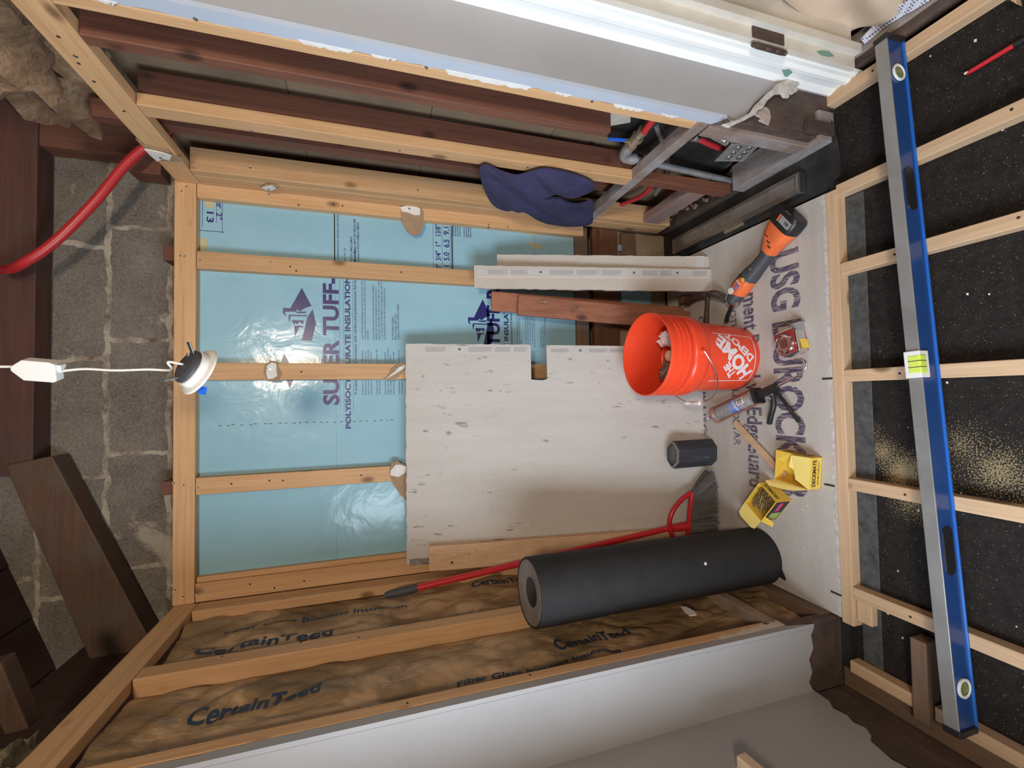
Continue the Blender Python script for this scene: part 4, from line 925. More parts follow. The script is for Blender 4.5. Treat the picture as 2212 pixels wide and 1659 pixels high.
# ================================================================== BUCKET
bc = Vector((.146,1.492,0))
t = thing('bucket', 'orange plastic bucket with white printed square logo and wire handle', 'bucket', bc)
M_bucket = mottled('orange_bucket_plastic', [(.80,.062,.022,1), (.88,.082,.03,1)], 4, .32, 0)
M_bucket.node_tree.nodes['Principled BSDF'].inputs['Subsurface Weight'].default_value = .08
M_bucket.node_tree.nodes['Principled BSDF'].inputs['Subsurface Radius'].default_value = (.02,.006,.003)
BH = .44; axb = Vector((.028,.0,1)).normalized()
def rad(z): return .130 + (.148-.130)*z/.35
prof = [(.02,.004),(.118,.004),(.127,.0),(.131,.006)] + [(rad(z),z) for z in (.05,.1,.15,.2,.25)] + [(.146,.256),(.158,.268),(.161,.280),(.161,.318),(.158,.326),(.153,.330),(.154,.345),(.160,.352),(.155,.356),(.155,.366),(.161,.369),(.161,.374),(.156,.377),(.156,.388),(.162,.391),(.162,.396),(.157,.399),(.157,.412),(.163,.416),(.165,BH-.006),(.163,BH),(.159,BH),(.157,BH-.01),(.152,.30),(.140,.20),(.126,.010),(.02,.008)]
MB().lathe(prof, 96, bc, axb).build('bucket_body', M_bucket, t, smooth=True)
ang0 = math.radians(-96)
def bmap(sx, sz, off=.0012, a0=ang0):
    """sx metres round the wall to the viewer's right, sz metres up"""
    r = rad(sz); th = a0 + sx/.139
    p = bc + axb*sz; return p + Vector((math.cos(th), math.sin(th), 0))*(r+off)
LW, LH, Z0 = .196, .206, .028
m = MB()
def lab(s, z0, z1): return
def strip_on(m, a, b, w, n=24):
    a, b = Vector(a), Vector(b); d = (b-a).normalized(); nn = Vector((-d.y, d.x))*w/2
    P = []
    for i in range(n+1):
        q = a.lerp(b, i/n); P += [bmap(q.x+nn.x, q.y+nn.y), bmap(q.x-nn.x, q.y-nn.y)]
    m.add(P, [(2*i,2*i+1,2*i+3,2*i+2) for i in range(n)])
x0, x1, z0, z1 = -LW/2, LW/2, Z0, Z0+LH
for a, b in (((x0,z0),(x1,z0)),((x1,z0),(x1,z1)),((x1,z1),(x0,z1)),((x0,z1),(x0,z0))): strip_on(m, a, b, .0035)
M_logo = flat('white_ink', .80, .70, .72, .4)
m.build('logo_border', M_logo, t)
def logo(body, cx, cz, w, h, th, sp=1.0):
    c45 = math.radians(46); cx0 = cx; cz0 = cz
    def mp(x, y):
        x -= w/2; y -= h/2
        return bmap(cx0 + x*math.cos(c45) - y*math.sin(c45), cz0 + x*math.sin(c45) + y*math.cos(c45))
    lettering('logo_text', body, (0,0,0), (1,0,0), (0,1,0), M_logo, t, w, h, th, sp, step=.01, mapfn=mp)
cxm, czm = 0, Z0+LH/2
logo('THE', -.050, czm+.018, .072, .032, .045)
logo('HOME', -.001, czm+.001, .218, .056, .05)
logo('DEPOT', .047, czm-.030, .150, .032, .045)
# bail handle, ears, grip
ears = [Vector((.012,-1,0)).normalized(), Vector((-.03,1,0)).normalized()]
for d in ears:
    MB().lathe([(.0001,.010),(.007,.010),(.010,.002),(.012,0)], 14, bc+axb*.305+d*.160, d).build('handle_ear', M_bucket, t, smooth=True)
hp = []
for i in range(41):
    a = PI*i/40; sn = math.sin(a)
    dn = .085*sn + (.035*math.sin(2*a) if a < PI/2 else 0)
    hp.append(bc + axb*(.305-dn) + Vector((-sn*.190, -math.cos(a)*.172, 0)))
MB().tube([bc+axb*.305+ears[0]*.166]+hp+[bc+axb*.305+ears[1]*.166], .0024, 8).build('handle_wire', M_chrome, t, smooth=True)
gp = hp[20]+Vector((0,.040,0))
MB().lathe([(.004,0),(.0085,.002),(.0085,.012),(.007,.014),(.0075,.038),(.0085,.040),(.0085,.078),(.004,.080)], 16, gp, (0,-1,0), True).build('handle_grip', M_white, t, smooth=True)
# things inside the bucket
MB().lathe([(.0001,.185),(.012,.185),(.022,.178),(.024,.17),(.024,.0),(.0001,0)], 24, bc+Vector((.01,.045,.14)), (0,-.15,1)).build('putty_tube', mottled('cream_tube',[(.62,.48,.30,1),(.72,.62,.45,1)],20,.5,.1), None, 'round cream coloured tube end standing inside the orange bucket', 'tube', smooth=True)
def crumple(name, c, r, mat, label, cat, seed, amp=.5):
    def fn(a, b):
        th, ph = a*2*PI, (b-.5)*PI; d = Vector((math.cos(th)*math.cos(ph), math.sin(th)*math.cos(ph), math.sin(ph)))
        k = 1+amp*abs(noise.noise(d*2.1+Vector((seed,seed,0))))*1.4-amp*.4*abs(noise.noise(d*5+Vector((seed,0,0))))
        return Vector(c)+Vector((d.x*r[0], d.y*r[1], d.z*r[2]))*k
    return MB().grid(fn, 22, 14).build(name, mat, None, label, cat)
M_bagd = mottled('dark_plastic_bag', [(.03,.022,.018,1),(.14,.10,.07,1),(.5,.45,.5,1)], 24, .2, .3)
crumple('plastic_packet', bc+Vector((-.055,.03,.27)), (.035,.03,.06), M_bagd, 'dark crumpled packet inside the orange bucket, at its left', 'packet', 3, .7)
crumple('paper_wad', bc+Vector((.085,.045,.29)), (.03,.03,.04), mottled('red_white_wrap',[(.65,.60,.58,1),(.72,.66,.64,1),(.45,.06,.05,1)],20,.4,.2), 'white and red crumpled wrapper inside the orange bucket, at its right', 'wrapper', 7, .6)

# ================================================================== BROOM
t = thing('broom', 'red handled broom with grey bristles standing on the floor against the left wall', 'broom', (-.52,1.61,0))
hub = Vector((-.585,1.655,.205)); topb = Vector((-.722,1.705,1.43))
dh = (topb-hub).normalized()
MB().tube([hub-dh*.06, topb-dh*.115], .0125, 18).build('handle', M_red, t, smooth=True)
MB().tube([topb-dh*.118, topb-dh*.10, topb-dh*.02, topb], .015, 18, True, [.014,.0165,.0145,.010]).build('handle_cap', M_char, t, smooth=True)
# bristle head: x along the fan, local plane faces the viewer
def hp_(s, z, d=0): return Vector((-.585+s, 1.648+d+(.205-z)*-.10, z))
head = []
arc = [(-.085,.150),(-.07,.190),(-.03,.222),(.02,.232),(.07,.215),(.115,.175),(.148,.122)]
inner = [(-.055,.150),(-.045,.178),(-.015,.202),(.02,.211),(.062,.196),(.10,.163),(.125,.132)]
m = MB()
ao = spline([hp_(*p) for p in arc], 5); m.tube(ao, .010, 10)
m.tube([hp_(-.085,.150), hp_(.03,.135), hp_(.148,.118)], .011, 10)
m.tube([hp_(-.003,.215), hp_(-.003,.140)], .016, 12)
m.build('broom_head', M_red, t, smooth=True)
m = MB(); rnd = random.Random(5)
for i in range(760):
    a = rnd.random(); d = rnd.uniform(-.022,.022)
    p0 = hp_(-.085+.233*a, .150-.032*a, d*.5); s1 = -.125+ .365*a + rnd.uniform(-.006,.006)
    zt = .010+.02*max(0,(a-.8)/.2)+rnd.uniform(-.004,.006)
    p1 = hp_(s1, zt, d*1.3); m.tube([p0, (p0+p1)/2+Vector((0,rnd.uniform(-.004,.004),0)), p1], .0019, 4)
m.build('bristles', mottled('grey_bristle', [(.085,.075,.072,1),(.15,.135,.13,1)], 40, .8, 0), t, kind='stuff')
m = MB(); m.grid(lambda a, b: hp_((-.083+.229*a)*(1-b)+(-.118+.350*a)*b, (.148-.03*a)*(1-b)+.018*b, 0), 10, 4, (0,.006,0)).build('bristle_core', mottled('grey_core', [(.05,.045,.043,1),(.085,.075,.072,1)], 30, .9, .3, stretch=(6,1,1)), t)

# ================================================================== HAMMER
t = thing('hammer', 'dark iron claw hammer standing head up behind the orange bucket', 'hammer', (.43,1.66,0))
hc = [(0.4517,1.66,-0.029)][0]; hb = [(0.3106,1.66,-0.0081)][0]
H0 = Vector((0.431,1.60,.035)); H1 = Vector((0.316,1.62,.03))
MB().tube([H0, H0.lerp(H1,.3), H1], .011, 10, True, [.010,.009,.012]).build('hammer_handle', M_iron, t, smooth=True)
m = MB().tube(spline([(0.438,1.70,.05),(0.446,1.655,.045),(0.444,1.60,.04)], 4), .014, 10, True).build('hammer_head', M_iron, t, smooth=True)
m = MB(); 
for s in (-.006,.006):
    m.tube(spline([(0.442+s,1.605,.04),(0.438+s*1.5,1.565,.042),(0.424+s*2,1.535,.032),(0.406+s*2,1.515,.018)], 5), .007, 8, True, None)
m.build('claw', M_iron, t, smooth=True)
MB().lathe([(.010,0),(.015,.003),(.015,.02),(.012,.024)], 14, (0.437,1.70,.05), (-.05,1,.1), True).build('hammer_face', M_iron, t, smooth=True)

# ================================================================== MULTI TOOL
t = thing('multi_tool', 'orange and black cordless oscillating multi tool lying on the floor board', 'power tool', (.50,1.28,0))
P0 = Vector((.405,1.437,.035)); P1 = Vector((.605,1.165,.04))
F = frame(P0, P1-P0, Vector((.8,.6,0))); LT = (P1-P0).length
def loft(F, secs, n=14, pw=2.6):
    m = MB(F); P = []
    for (x, cy, cz, ry, rz) in secs:
        for k in range(n):
            a = 2*PI*k/n; c, s = math.cos(a), math.sin(a)
            P.append((x, cy+math.copysign(abs(c)**(2/pw), c)*ry, cz+math.copysign(abs(s)**(2/pw), s)*rz))
    q = len(secs); m.add(P, [(i*n+k, i*n+(k+1)%n, (i+1)*n+(k+1)%n, (i+1)*n+k) for i in range(q-1) for k in range(n)] + [tuple(range(n)), tuple((q-1)*n+k for k in range(n))][:2])
    return m
loft(F, [(-.005,0,.0,.018,.024),(.006,0,.002,.031,.032),(.04,0,.002,.034,.034),(.075,0,.001,.031,.031),(.10,0,0,.028,.029)], 18).build('motor_housing', M_orange, t, smooth=True)
loft(F, [(.083,.0,.004,.0325,.032),(.105,0,.003,.0315,.032),(.135,0,.0,.027,.028),(.18,.0,-.001,.024,.026),(.215,.002,0,.024,.027)], 18).build('grip', M_char, t, smooth=True)
loft(F, [(.205,.002,0,.025,.028),(.225,.006,.002,.032,.031),(.25,.014,.003,.046,.033),(.285,.016,.004,.056,.034),(.305,.016,.004,.058,.034)], 18, 3.5).build('battery_mount', M_orange, t, smooth=True)
bt_ = loft(F, [(.300,.016,.004,.058,.035),(.315,.016,.004,.060,.037),(.345,.016,.004,.060,.037),(.355,.016,.004,.054,.033)], 18, 4).build('battery', M_black, t, smooth=True)
MB(F).box(.318,.342,-.036,.020,.0395,.0425).build('battery_label', flat('grey_label', .32,.31,.31,.4), bt_, bevel=.001)
MB(F).box(.318,.342,-.012+.036,.030,.0395,.0428).build('battery_stripe', M_orange, bt_)
lettering('battery_text', '4Ah', F @ Vector((.336,-.030,.0430)), F.to_3x3() @ Vector((0,1,0)), F.to_3x3() @ Vector((-1,0,0)), M_ink, bt_, .022, .012, .02)
lettering('battery_text', 'RIDGID', F @ Vector((.3555,.0,.028)), F.to_3x3() @ Vector((0,1,0)), F.to_3x3() @ Vector((0,0,1)), M_edge, bt_, .03, .007, .02)
# head and blade
loft(F, [(-.035,-.014,.006,.014,.020),(-.022,-.012,.008,.024,.029),(.0,-.008,.006,.027,.030),(.014,-.006,.004,.026,.028)], 16).build('gear_head', M_char, t, smooth=True)
MB(F).lathe([(.016,0),(.019,.004),(.019,.02),(.012,.026)], 18, (-.02,-.014,.005), (-.5,-1,0), True).build('collar', M_steel, t, smooth=True)
q = [(-.035,-.025),(-.058,-.035),(-.085,-.045),(-.098,-.060),(-.118,-.042),(-.090,-.025),(-.062,-.015),(-.040,-.005)]
MB(F).prism([(x,y,.002) for x, y in q], (0,0,.003)).build('cutting_blade', M_black, t)
loft(F, [(.0,.030,-.006,.012,.018),(.02,.036,-.006,.014,.020),(.06,.036,-.006,.012,.020),(.075,.030,-.004,.006,.016)], 12).build('side_guard', M_char, t, smooth=True)
MB(F).lathe([(.0001,.002),(.013,.002),(.014,0)], 18, (.012,.006,.0345), (0,0,1)).build('speed_dial', M_white, t, smooth=True)
MB(F).box(.030,.052,-.012,.0,.0350,.0370).build('info_sticker', M_blue, t)
lettering('sticker_text', 'JOBMAX', F @ Vector((.032,-.009,.0373)), F.to_3x3() @ Vector((1,0,0)), F.to_3x3() @ Vector((0,1,0)), M_logo, t, .018, .005, .02)
MB(F).box(.074,.088,-.016,-.002,.0345,.0365).build('warning_sticker', M_yellow, t)
MB(F).box(.072,.086,.014,.026,.028,.0315).build('air_vent', M_black, t)
for x, y in ((.10,.0),(.125,.0),(.215,.01)): MB(F).lathe([(.0001,.001),(.004,.001),(.005,0)], 10, (x,y,.031-.0 if x < .11 else .029), (0,0,1)).build('case_screw', M_brass, t)
for k in range(4): MB(F).box(.058+.0,.064,-.012+k*.007,-.008+k*.007,.0352,.0368).build('speed_mark', M_logo, t)
for a in ((.235,-.012),(.245,.005),(.255,.03)): MB(F).box(a[0]-.0015,a[0]+.0015,a[1]-.01,a[1]+.008,.0345,.0367).build('air_vent', M_black, t)

# ================================================================== TAPE MEASURE
t = thing('tape_measure', 'chrome and red tape measure lying on the floor board in front of the bucket', 'tape measure', (.18,1.20,0))
F = Matrix.Translation((.178,1.205,0)) @ Matrix.Rotation(math.radians(14), 4, 'Z')
q = [(-.046,-.040),(.030,-.046),(.048,-.040),(.050,.036),(.040,.046),(-.030,.046),(-.048,.028)]
MB(F).prism([(x,y,.004) for x,y in q], (0,0,.044)).build('tape_case', M_chrome, t, bevel=.008, seg=3)
MB(F).prism([(x*.93,y*.93,.0) for x,y in q], (0,0,.012)).build('case_base', M_red, t, bevel=.002)
MB(F).prism([(x*.86-.002,y*.86+.004,.047) for x,y in q], (0,0,.0035)).build('red_face', flat('dark_red_gloss', .30,.03,.03,.2), t, bevel=.001)
MB(F).lathe([(.037,0),(.037,.006),(.033,.009),(.028,.005),(.024,.004)], 36, (-.004,.006,.049), (0,0,1)).build('chrome_ring', M_chrome, t, smooth=True)
MB(F).lathe([(.0001,.0045),(.027,.0045)], 30, (-.004,.006,.049), (0,0,1)).build('ring_disc', flat('reddish_disc', .35,.16,.13,.25,.4), t)
MB(F).box(-.018,.012,-.006,.020,.0535,.0560).build('centre_sticker', flat('brown_sticker', .12,.045,.035,.4), t)
MB(F).box(-.036,-.004,-.0475,-.044,.008,.038).build('yellow_tape', M_yellow, t)
MB(F).box(.030,.058,-.047,-.030,.004,.044).box(.056,.058,-.056,-.030,.004,.036).build('end_hook', M_galv, t, bevel=.001)

# ================================================================== CAULK GUN
t = thing('caulk_gun', 'caulking gun loaded with a blue labelled tube, lying beside the bucket', 'caulking gun', (-.02,1.35,0))
A = Vector((-.092,1.568,.036)); B = Vector((.014,1.283,.036))
F = frame(A, B-A, Vector((0,0,1))); L = (B-A).length     # x along, y up, z sideways
M_tube = mottled('clear_grey_tube', [(.22,.21,.20,1),(.42,.40,.39,1)], 40, .25, 0)
MB(F).lathe([(.0001,.012),(.026,.012),(.0285,.016),(.0285,.215),(.0001,.215)], 28, (0,0,0), (1,0,0)).build('sealant_tube', M_tube, t, smooth=True)
MB(F).lathe([(.0288,.105),(.0288,.148)], 28, (0,0,0), (1,0,0)).build('blue_label', mottled('blue_white_label',[(.03,.10,.50,1),(.35,.42,.62,1)],30,.4,0), t, smooth=True)
m = MB(F)
def tb(x, a, off=.0292): return (x, math.cos(a)*off, math.sin(a)*off)
m.add([tb(.150,-.5),tb(.185,-.5),tb(.185,.0),tb(.150,.0),tb(.150,.45),tb(.185,.45)], [(0,1,2,3),(3,2,5,4)]); m.build('barcode_label', M_white, t)
m = MB(F)
for k in range(9):
    a = -.40+k*.085; m.add([tb(.155,a,.0296),tb(.180,a,.0296),tb(.180,a+.035,.0296),tb(.155,a+.035,.0296)], [(0,1,2,3)])
m.build('barcode', M_ink, t)
lettering('label_text', 'Window', (0,0,0), (1,0,0), (0,1,0), M_logo, t, .05, .016, .02, step=.004, mapfn=lambda x, y: F @ Vector(tb(.142-y, -.6+x/.0295, .0295)))
MB(F).lathe([(.006,-.002),(.0085,0),(.0085,.014)], 14, (-.018,0,0), (1,0,0)).build('nozzle_base', flat('deep_blue', .02,.05,.35,.4), t, smooth=True)
MB(F).lathe([(.002,-.066),(.0075,-.02),(.0105,-.018),(.0105,.012)], 14, (0,0,0), (1,0,0)).build('nozzle', M_white, t, smooth=True)
MB(F).lathe([(.0066,-.040),(.0098,-.014),(.0110,.004)], 14, (0,0,0), (1,0,0)).build('nozzle_ring', flat('deep_blue2', .02,.06,.40,.4), t, smooth=True)
M_rust = mottled('orange_red_frame', [(.30,.10,.06,1),(.45,.17,.11,1)], 20, .5, .1)
m = MB(F)
for s in (1,-1): m.tube([(.0,.0,s*.033),(.235,.006,s*.033)], .0035, 8)
m.tube([(0,math.cos(a)*.033,math.sin(a)*.033) for a in [2*PI*k/24 for k in range(25)]], .004, 8, False)
m.build('cradle_frame', M_rust, t, smooth=True)
m = MB(F); m.box(.226,.240,-.026,.026,-.032,.032).build('end_plate', M_black, t, bevel=.004)
pts = spline([(.13,0,0),(.24,0,0),(.40,0,.002),(.435,0,.006),(.462,.0,.022),(.462,.0,.045),(.44,0,.060),(.425,0,.060)], 5)
MB(F).tube([(p.x, p.y, -p.z) for p in pts], .0042, 10).build('plunger_rod', M_steel, t, smooth=True)
sp = [(.236+i*.0012, math.cos(i*.9)*.010, -.000+math.sin(i*.9)*.010) for i in range(48)]
MB(F).tube(sp, .0012, 5).build('spring', M_steel, t)
side = F.to_3x3() @ Vector((0,0,1))
sg = 1 if side.x < 0 else -1
m = MB(F); m.box(.240,.330,-.010,.012,-.014,.016).build('trigger_housing', M_black, t, bevel=.004)
def hdl(pts, w, name):
    m = MB(F); P = [Vector(p) for p in pts]
    m.tube(spline(P, 5), w, 10, True); return m.build(name, M_black, t, smooth=True)
def gw(p): return F.inverted() @ Vector(p)
hdl([gw((.010,1.288,.032)), gw((-.045,1.285,.028)), gw((-.09,1.305,.022)), gw((-.118,1.318,.016))], .010, 'fixed_handle')
hdl([gw((.014,1.278,.032)), gw((-.04,1.235,.028)), gw((-.075,1.215,.02)), gw((-.106,1.195,.014))], .007, 'trigger')
for p in ((-.008,1.275,.045),(-.022,1.283,.045)): MB().lathe([(.0001,.004),(.004,.004),(.005,0)], 10, p, (0,0,1)).build('rivet', M_steel, t)

# stick
MB().beam((-.122,1.503,.004),(-.312,1.262,.014),.030,.006).build('wood_stick', PINEF['y'], None, 'flat pale wooden shim stick pointing to the yellow screw boxes', 'stick', bevel=.001)

# ================================================================== SCREW BOXES
def frm(x, y, deg): return Matrix.Translation((x,y,0)) @ Matrix.Rotation(math.radians(deg), 4, 'Z')
def carton(F, w, d, h, parent):
    e = .0012; m = MB(F)
    m.box(-w/2,w/2,-d/2,d/2,0.0005,e+.0005); m.box(-w/2,w/2,-d/2,-d/2+e,0.0005,h); m.box(-w/2,w/2,d/2-e,d/2,0.0005,h); m.box(-w/2,-w/2+e,-d/2,d/2,0.0005,h); m.box(w/2-e,w/2,-d/2,d/2,0.0005,h)
    return m.build('carton', M_yellow, parent)
t = thing('screw_box', 'open empty yellow screw carton nearer the header joist, its torn flaps spread', 'box', (-.275,1.195,0), 'yellow deck screw cartons')
F = frm(-.272,1.198,-6); w, d, h = .110, .135, .052
carton(F, w, d, h, t)
def flap(pts, th=.001, mat=None, name='flap'): return MB(F).prism(pts, (0,0,th)).build(name, mat or M_yin, t)
flap([(-w/2,-d/2,h),(w/2,-d/2,h),(w/2-.004,-.0,h+.006),(.01,.004,h+.010),(0,-.012,h+.004),(-.012,-.014,h+.002),(-.03,-.02,h+.006)])
flap([(-w/2,-d/2,h),(-w/2,d/2,h),(-w/2-.012,d/2+.03,h+.012),(-w/2-.026,d/2+.01,h+.012),(-w/2-.022,.02,h+.014),(-w/2-.016,-.02,h+.004)])
flap([(w/2-.002,d/2,h),(w/2-.035,d/2,h),(w/2-.045,d/2-.03,h-.012),(w/2,.0,h)], mat=M_yellow)
R3 = F.to_3x3()
lettering('carton_text', 'DECKMATE', F @ Vector((-.045,-d/2-.0007,.026)), R3 @ Vector((1,0,0)), R3 @ Vector((0,0,1)), M_ink, t, .092, .016, .03)
lettering('carton_text', 'LIFETIME WARRANTY', F @ Vector((-.040,-d/2-.0007,.012)), R3 @ Vector((1,0,0)), R3 @ Vector((0,0,1)), M_ink, t, .082, .006, .01)
MB(F).box(w/2,w/2+.0008,-.05,.05,.006,h-.006).build('side_print', mottled('brown_print',[(.12,.03,.02,1),(.5,.3,.06,1)],60,.5,0), t)
for k in range(6): lettering('carton_text', 'deck screws exterior', F @ Vector((w/2-.0022,.055-.0,h-.010-.006*k)), R3 @ Vector((0,-1,0)), R3 @ Vector((0,0,1)), M_ink, t, .04, .003)

t = thing('screw_box', 'yellow carton full of bronze screws with its lid folded out', 'box', (-.40,1.31,0), 'yellow deck screw cartons')
F = frm(-.412,1.318,-38); w, d, h = .112, .092, .075
carton(F, w, d, h, t)
MB(F).prism([(-w/2,-d/2,h),(-w/2,d/2,h),(-w/2-.052,d/2-.004,h+.002),(-w/2-.062,d/2-.018,h),(-w/2-.060,-d/2+.018,h-.004),(-w/2-.050,-d/2+.004,h-.004)], (0,0,.001)).build('lid', M_yin, t)
MB(F).prism([(-w/2,-d/2,h),(-w/2+.03,-d/2,h),(-w/2+.026,-d/2-.03,h-.02),(-w/2+.008,-d/2-.034,h-.02)], (0,0,.001)).build('flap', M_yellow, t)
R3 = F.to_3x3()
lettering('carton_text', 'DECKMATE', F @ Vector((w/2+.0007,-.034,.048)), R3 @ Vector((0,1,0)), R3 @ Vector((0,0,1)), M_ink, t, .070, .014, .03)
MB(F).box(-w/2+.004,w/2-.004,-d/2-.0008,-d/2,.006,h-.006).build('front_print', flat('dark_blue_print', .02,.02,.03,.5), t)
MB(F).box(-w/2+.010,-.01,-d/2-.0016,-d/2-.0008,.012,h-.02).build('green_label', flat('lime_label', .35,.42,.10,.5), t)
MB(F).box(.0,w/2-.012,-d/2-.0016,-d/2-.0008,.030,.048).build('pink_label', flat('pink_label', .60,.05,.16,.5), t)
m = MB(F); rnd = random.Random(3)
for k in range(110):
    c = Vector((rnd.uniform(-.030,.030), rnd.uniform(-.024,.024), rnd.uniform(.045,.066))); a = rnd.uniform(0,PI); e_ = Vector((math.cos(a), math.sin(a), rnd.uniform(-.2,.2)))*.020
    m.tube([c-e_, c+e_*.8, c+e_], .0018, 6, True, [.0007,.0019,.0036])
m.build('screws', mottled('bronze_screw',[(.16,.10,.04,1),(.36,.25,.11,1)],50,.4,0,metal=.5), None, 'heap of bronze deck screws filling the yellow carton', 'screws', kind='stuff')

# ================================================================== SPIRIT LEVEL
t = thing('spirit_level', 'long blue and silver spirit level laid across the floor joists', 'level', (.07,.80,0))
A = Vector((-.874,.7585,.0)); B = Vector((1.012,.852,.0))
F = frame(A, B-A, (0,1,0)); L = (B-A).length; wd = .030; ht = .070
M_lvb = mottled('blue_anodised', [(.012,.045,.16,1),(.018,.065,.22,1)], 3, .3, 0, stretch=(1,1,1))
M_lvs = mottled('milled_aluminium', [(.27,.26,.255,1), (.42,.41,.40,1)], 5, .4, .05, metal=.55)
y0, y1 = -.014, .016
m = MB(F); m.box(.01,L-.01,y0+.001,y1,.001,ht-.003).build('beam', M_lvb, t, bevel=.001)
MB(F).box(.008,L-.008,y0-.001,y1+.001,ht-.004,ht).build('top_edge', M_lvs, t, bevel=.001)
MB(F).box(.008,L-.008,y0-.004,y1+.001,.0,.006).build('bottom_edge', flat('bright_blue', .02,.13,.50,.3), t, bevel=.001)
for x in (0, L-.018): MB(F).box(x, x+.018, y0-.004, y1+.004, -.001+.001, ht+.002).build('end_cap', M_black, t, bevel=.003)
M_ring = flat('white_ring', .75,.75,.72,.35)
for x in (.115, L-.115):
    r = MB(F).lathe([(.017,.0),(.024,.0),(.024,.004),(.020,.005),(.017,.003)], 30, (x,y0,.036), (0,-1,0)).build('vial_ring', M_ring, t, smooth=True)
    MB(F).lathe([(.0001,.001),(.018,.001)], 24, (x,y0,.036), (0,-1,0)).build('vial_window', mottled('vial_green_glass', [(.10,.12,.05,1),(.32,.36,.14,1)], 60, .15, 0), r)
xc = .944
m = MB(F).box(xc-.036,xc+.036,y0-.0032,y1+.004,ht-.030,ht+.006); m.build('vial_holder', M_ring, t, bevel=.002)
MB(F).box(xc-.026,xc+.026,y0-.0045,y1-.004,ht-.020,ht+.0068).build('vial_body', flat('lime_vial', .62,.74,.12,.15), t, bevel=.004)
MB(F).box(xc-.009,xc-.0075,y0-.005,y1-.006,ht-.016,ht+.0076).box(xc+.0075,xc+.009,y0-.005,y1-.006,ht-.016,ht+.0076).build('vial_mark', M_ink, t)
for xx in (.455, L-.455):
    q = []
    for k in range(28):
        a = 2*PI*k/28; q.append((xx+ (.045 if math.cos(a)>0 else -.045)+math.cos(a)*.017, y0-.002, .036+math.sin(a)*.019))
    MB(F).prism(q, (0,.004,0)).build('hand_slot', M_black, t, bevel=.0008)

# ================================================================== SMALL THINGS ON THE FLOOR
t = thing('marker_knife', 'slim red and black handled tool lying on the black felt at the right', 'tool', (.83,.68,-.042))
A = Vector((.836,.752,-.036)); B = Vector((.842,.648,-.036))
A = Vector([(0.8287,0.7217,-0.036)][0]); B = Vector([(0.8345,0.6311,-0.036)][0]); C_ = Vector([(0.8347,0.5919,-0.036)][0])
MB().tube([A, A.lerp(B,.15), B], .0055, 12, True, [.0035,.0055,.0058]).build('red_barrel', M_red, t, smooth=True)
MB().tube([B, C_], .006, 12).build('black_grip', M_black, t, smooth=True)
MB().lathe([(.0001,.0),(.003,.001),(.003,.008)], 10, A+Vector((.002,.003,.002)), (0,-1,0)).build('white_tip', M_white, t)
a = [(0.9469,0.6287,-0.04),(0.9387,0.6169,-0.04),(0.9189,0.6153,-0.04),(0.941,0.6273,-0.04)]
MB().prism([tuple(x) for x in a], (0,0,.02)).build('wood_chip', PINEF['x'], None, 'small pine offcut on the felt at the far right corner', 'offcut')
rnd = random.Random(12)
M_chip = M_plaster
k = 0
m = MB()
for k in range(34):
    x, y = rnd.uniform(-.85,.98), rnd.uniform(.45,.975); s = rnd.uniform(.0015,.0045)
    m.prism([(x-s,y-s*.5,-.0418),(x+s*.8,y-s*.6,-.0418),(x+s,y+s*.5,-.0418),(x-s*.4,y+s*.7,-.0418)], (0,0,.0015))
for k in range(40):
    x, y = rnd.uniform(-.72,.60), rnd.uniform(1.1,1.30); s = rnd.uniform(.001,.0035)
    m.prism([(x-s,y-s*.5,.0002),(x+s*.8,y-s*.6,.0002),(x+s,y+s*.5,.0002),(x-s*.4,y+s*.7,.0002)], (0,0,.0012))
m.build('plaster_crumbs', M_plaster, None, 'scattered white plaster crumbs and wood splinters over the floor', 'debris', kind='stuff')

# ================================================================== DOOR HINGE, CURTAIN
t = thing('door_hinge', 'old black door hinge with barrel on the white door jamb', 'hinge', (.997,.96,.30))
hz0, hz1 = .305, .445
MB().prism([(1.003,.9485,hz0+.012),(1.038,.9485,hz0+.012),(1.038,.9485,hz1-.012),(1.003,.9485,hz1-.012)], (0,-.003,0)).build('hinge_leaf', M_iron, t, bevel=.001)
MB().lathe([(.0001,-.006),(.006,-.004),(.007,0),(.0045,.004),(.0075,.008),(.0075,.035),(.006,.037),(.0075,.040),(.0075,.07),(.006,.072),(.0075,.075),(.0075,.105),(.0045,.108),(.007,.114),(.005,.120),(.0001,.122)], 16, (.985,.951,hz0+.006), (0,0,1)).build('hinge_barrel', M_iron, t, smooth=True)
q = [(1.0164,0.9435,0.1884),(1.0243,0.9435,0.1658),(1.0278,0.9435,0.1375),(1.0179,0.9435,0.1173),(1.0104,0.9435,0.1385),(1.0091,0.9435,0.1703)]
MB().prism([(p[0], .9495, p[2]) for p in q], (0,-.0008,0)).build('paint_chip', M_verd, None, 'patch of flaked paint showing green on the door jamb near the floor', 'paint patch')
q = [(0.9855,1.0056,0.2579),(0.9855,0.9967,0.2406),(0.9855,1.0029,0.2203),(0.9855,1.0229,0.2193),(0.9855,1.0222,0.2314)]
MB().prism([tuple(p) for p in q], (-.001,0,0)).build('paint_chip', M_verd, None, 'greenish chip in the white casing just above the torn plaster', 'paint patch')
ol = [(1.14,.935,.34),(1.13,.95,.20),(1.12,.97,.10),(1.11,.965,.045),(1.10,.94,.035),(1.09,.90,.03),(1.08,.85,.03),(1.075,.78,.03),(1.08,.70,.04),(1.10,.60,.30),(1.12,.70,.45),(1.13,.82,.40)]
def cf(q, t):
    return Vector((-.022*math.sin(q.y*38+q.z*14)*(1-.3*t)-.01*noise.noise(q*9), 0, .006*noise.noise(q*12)))
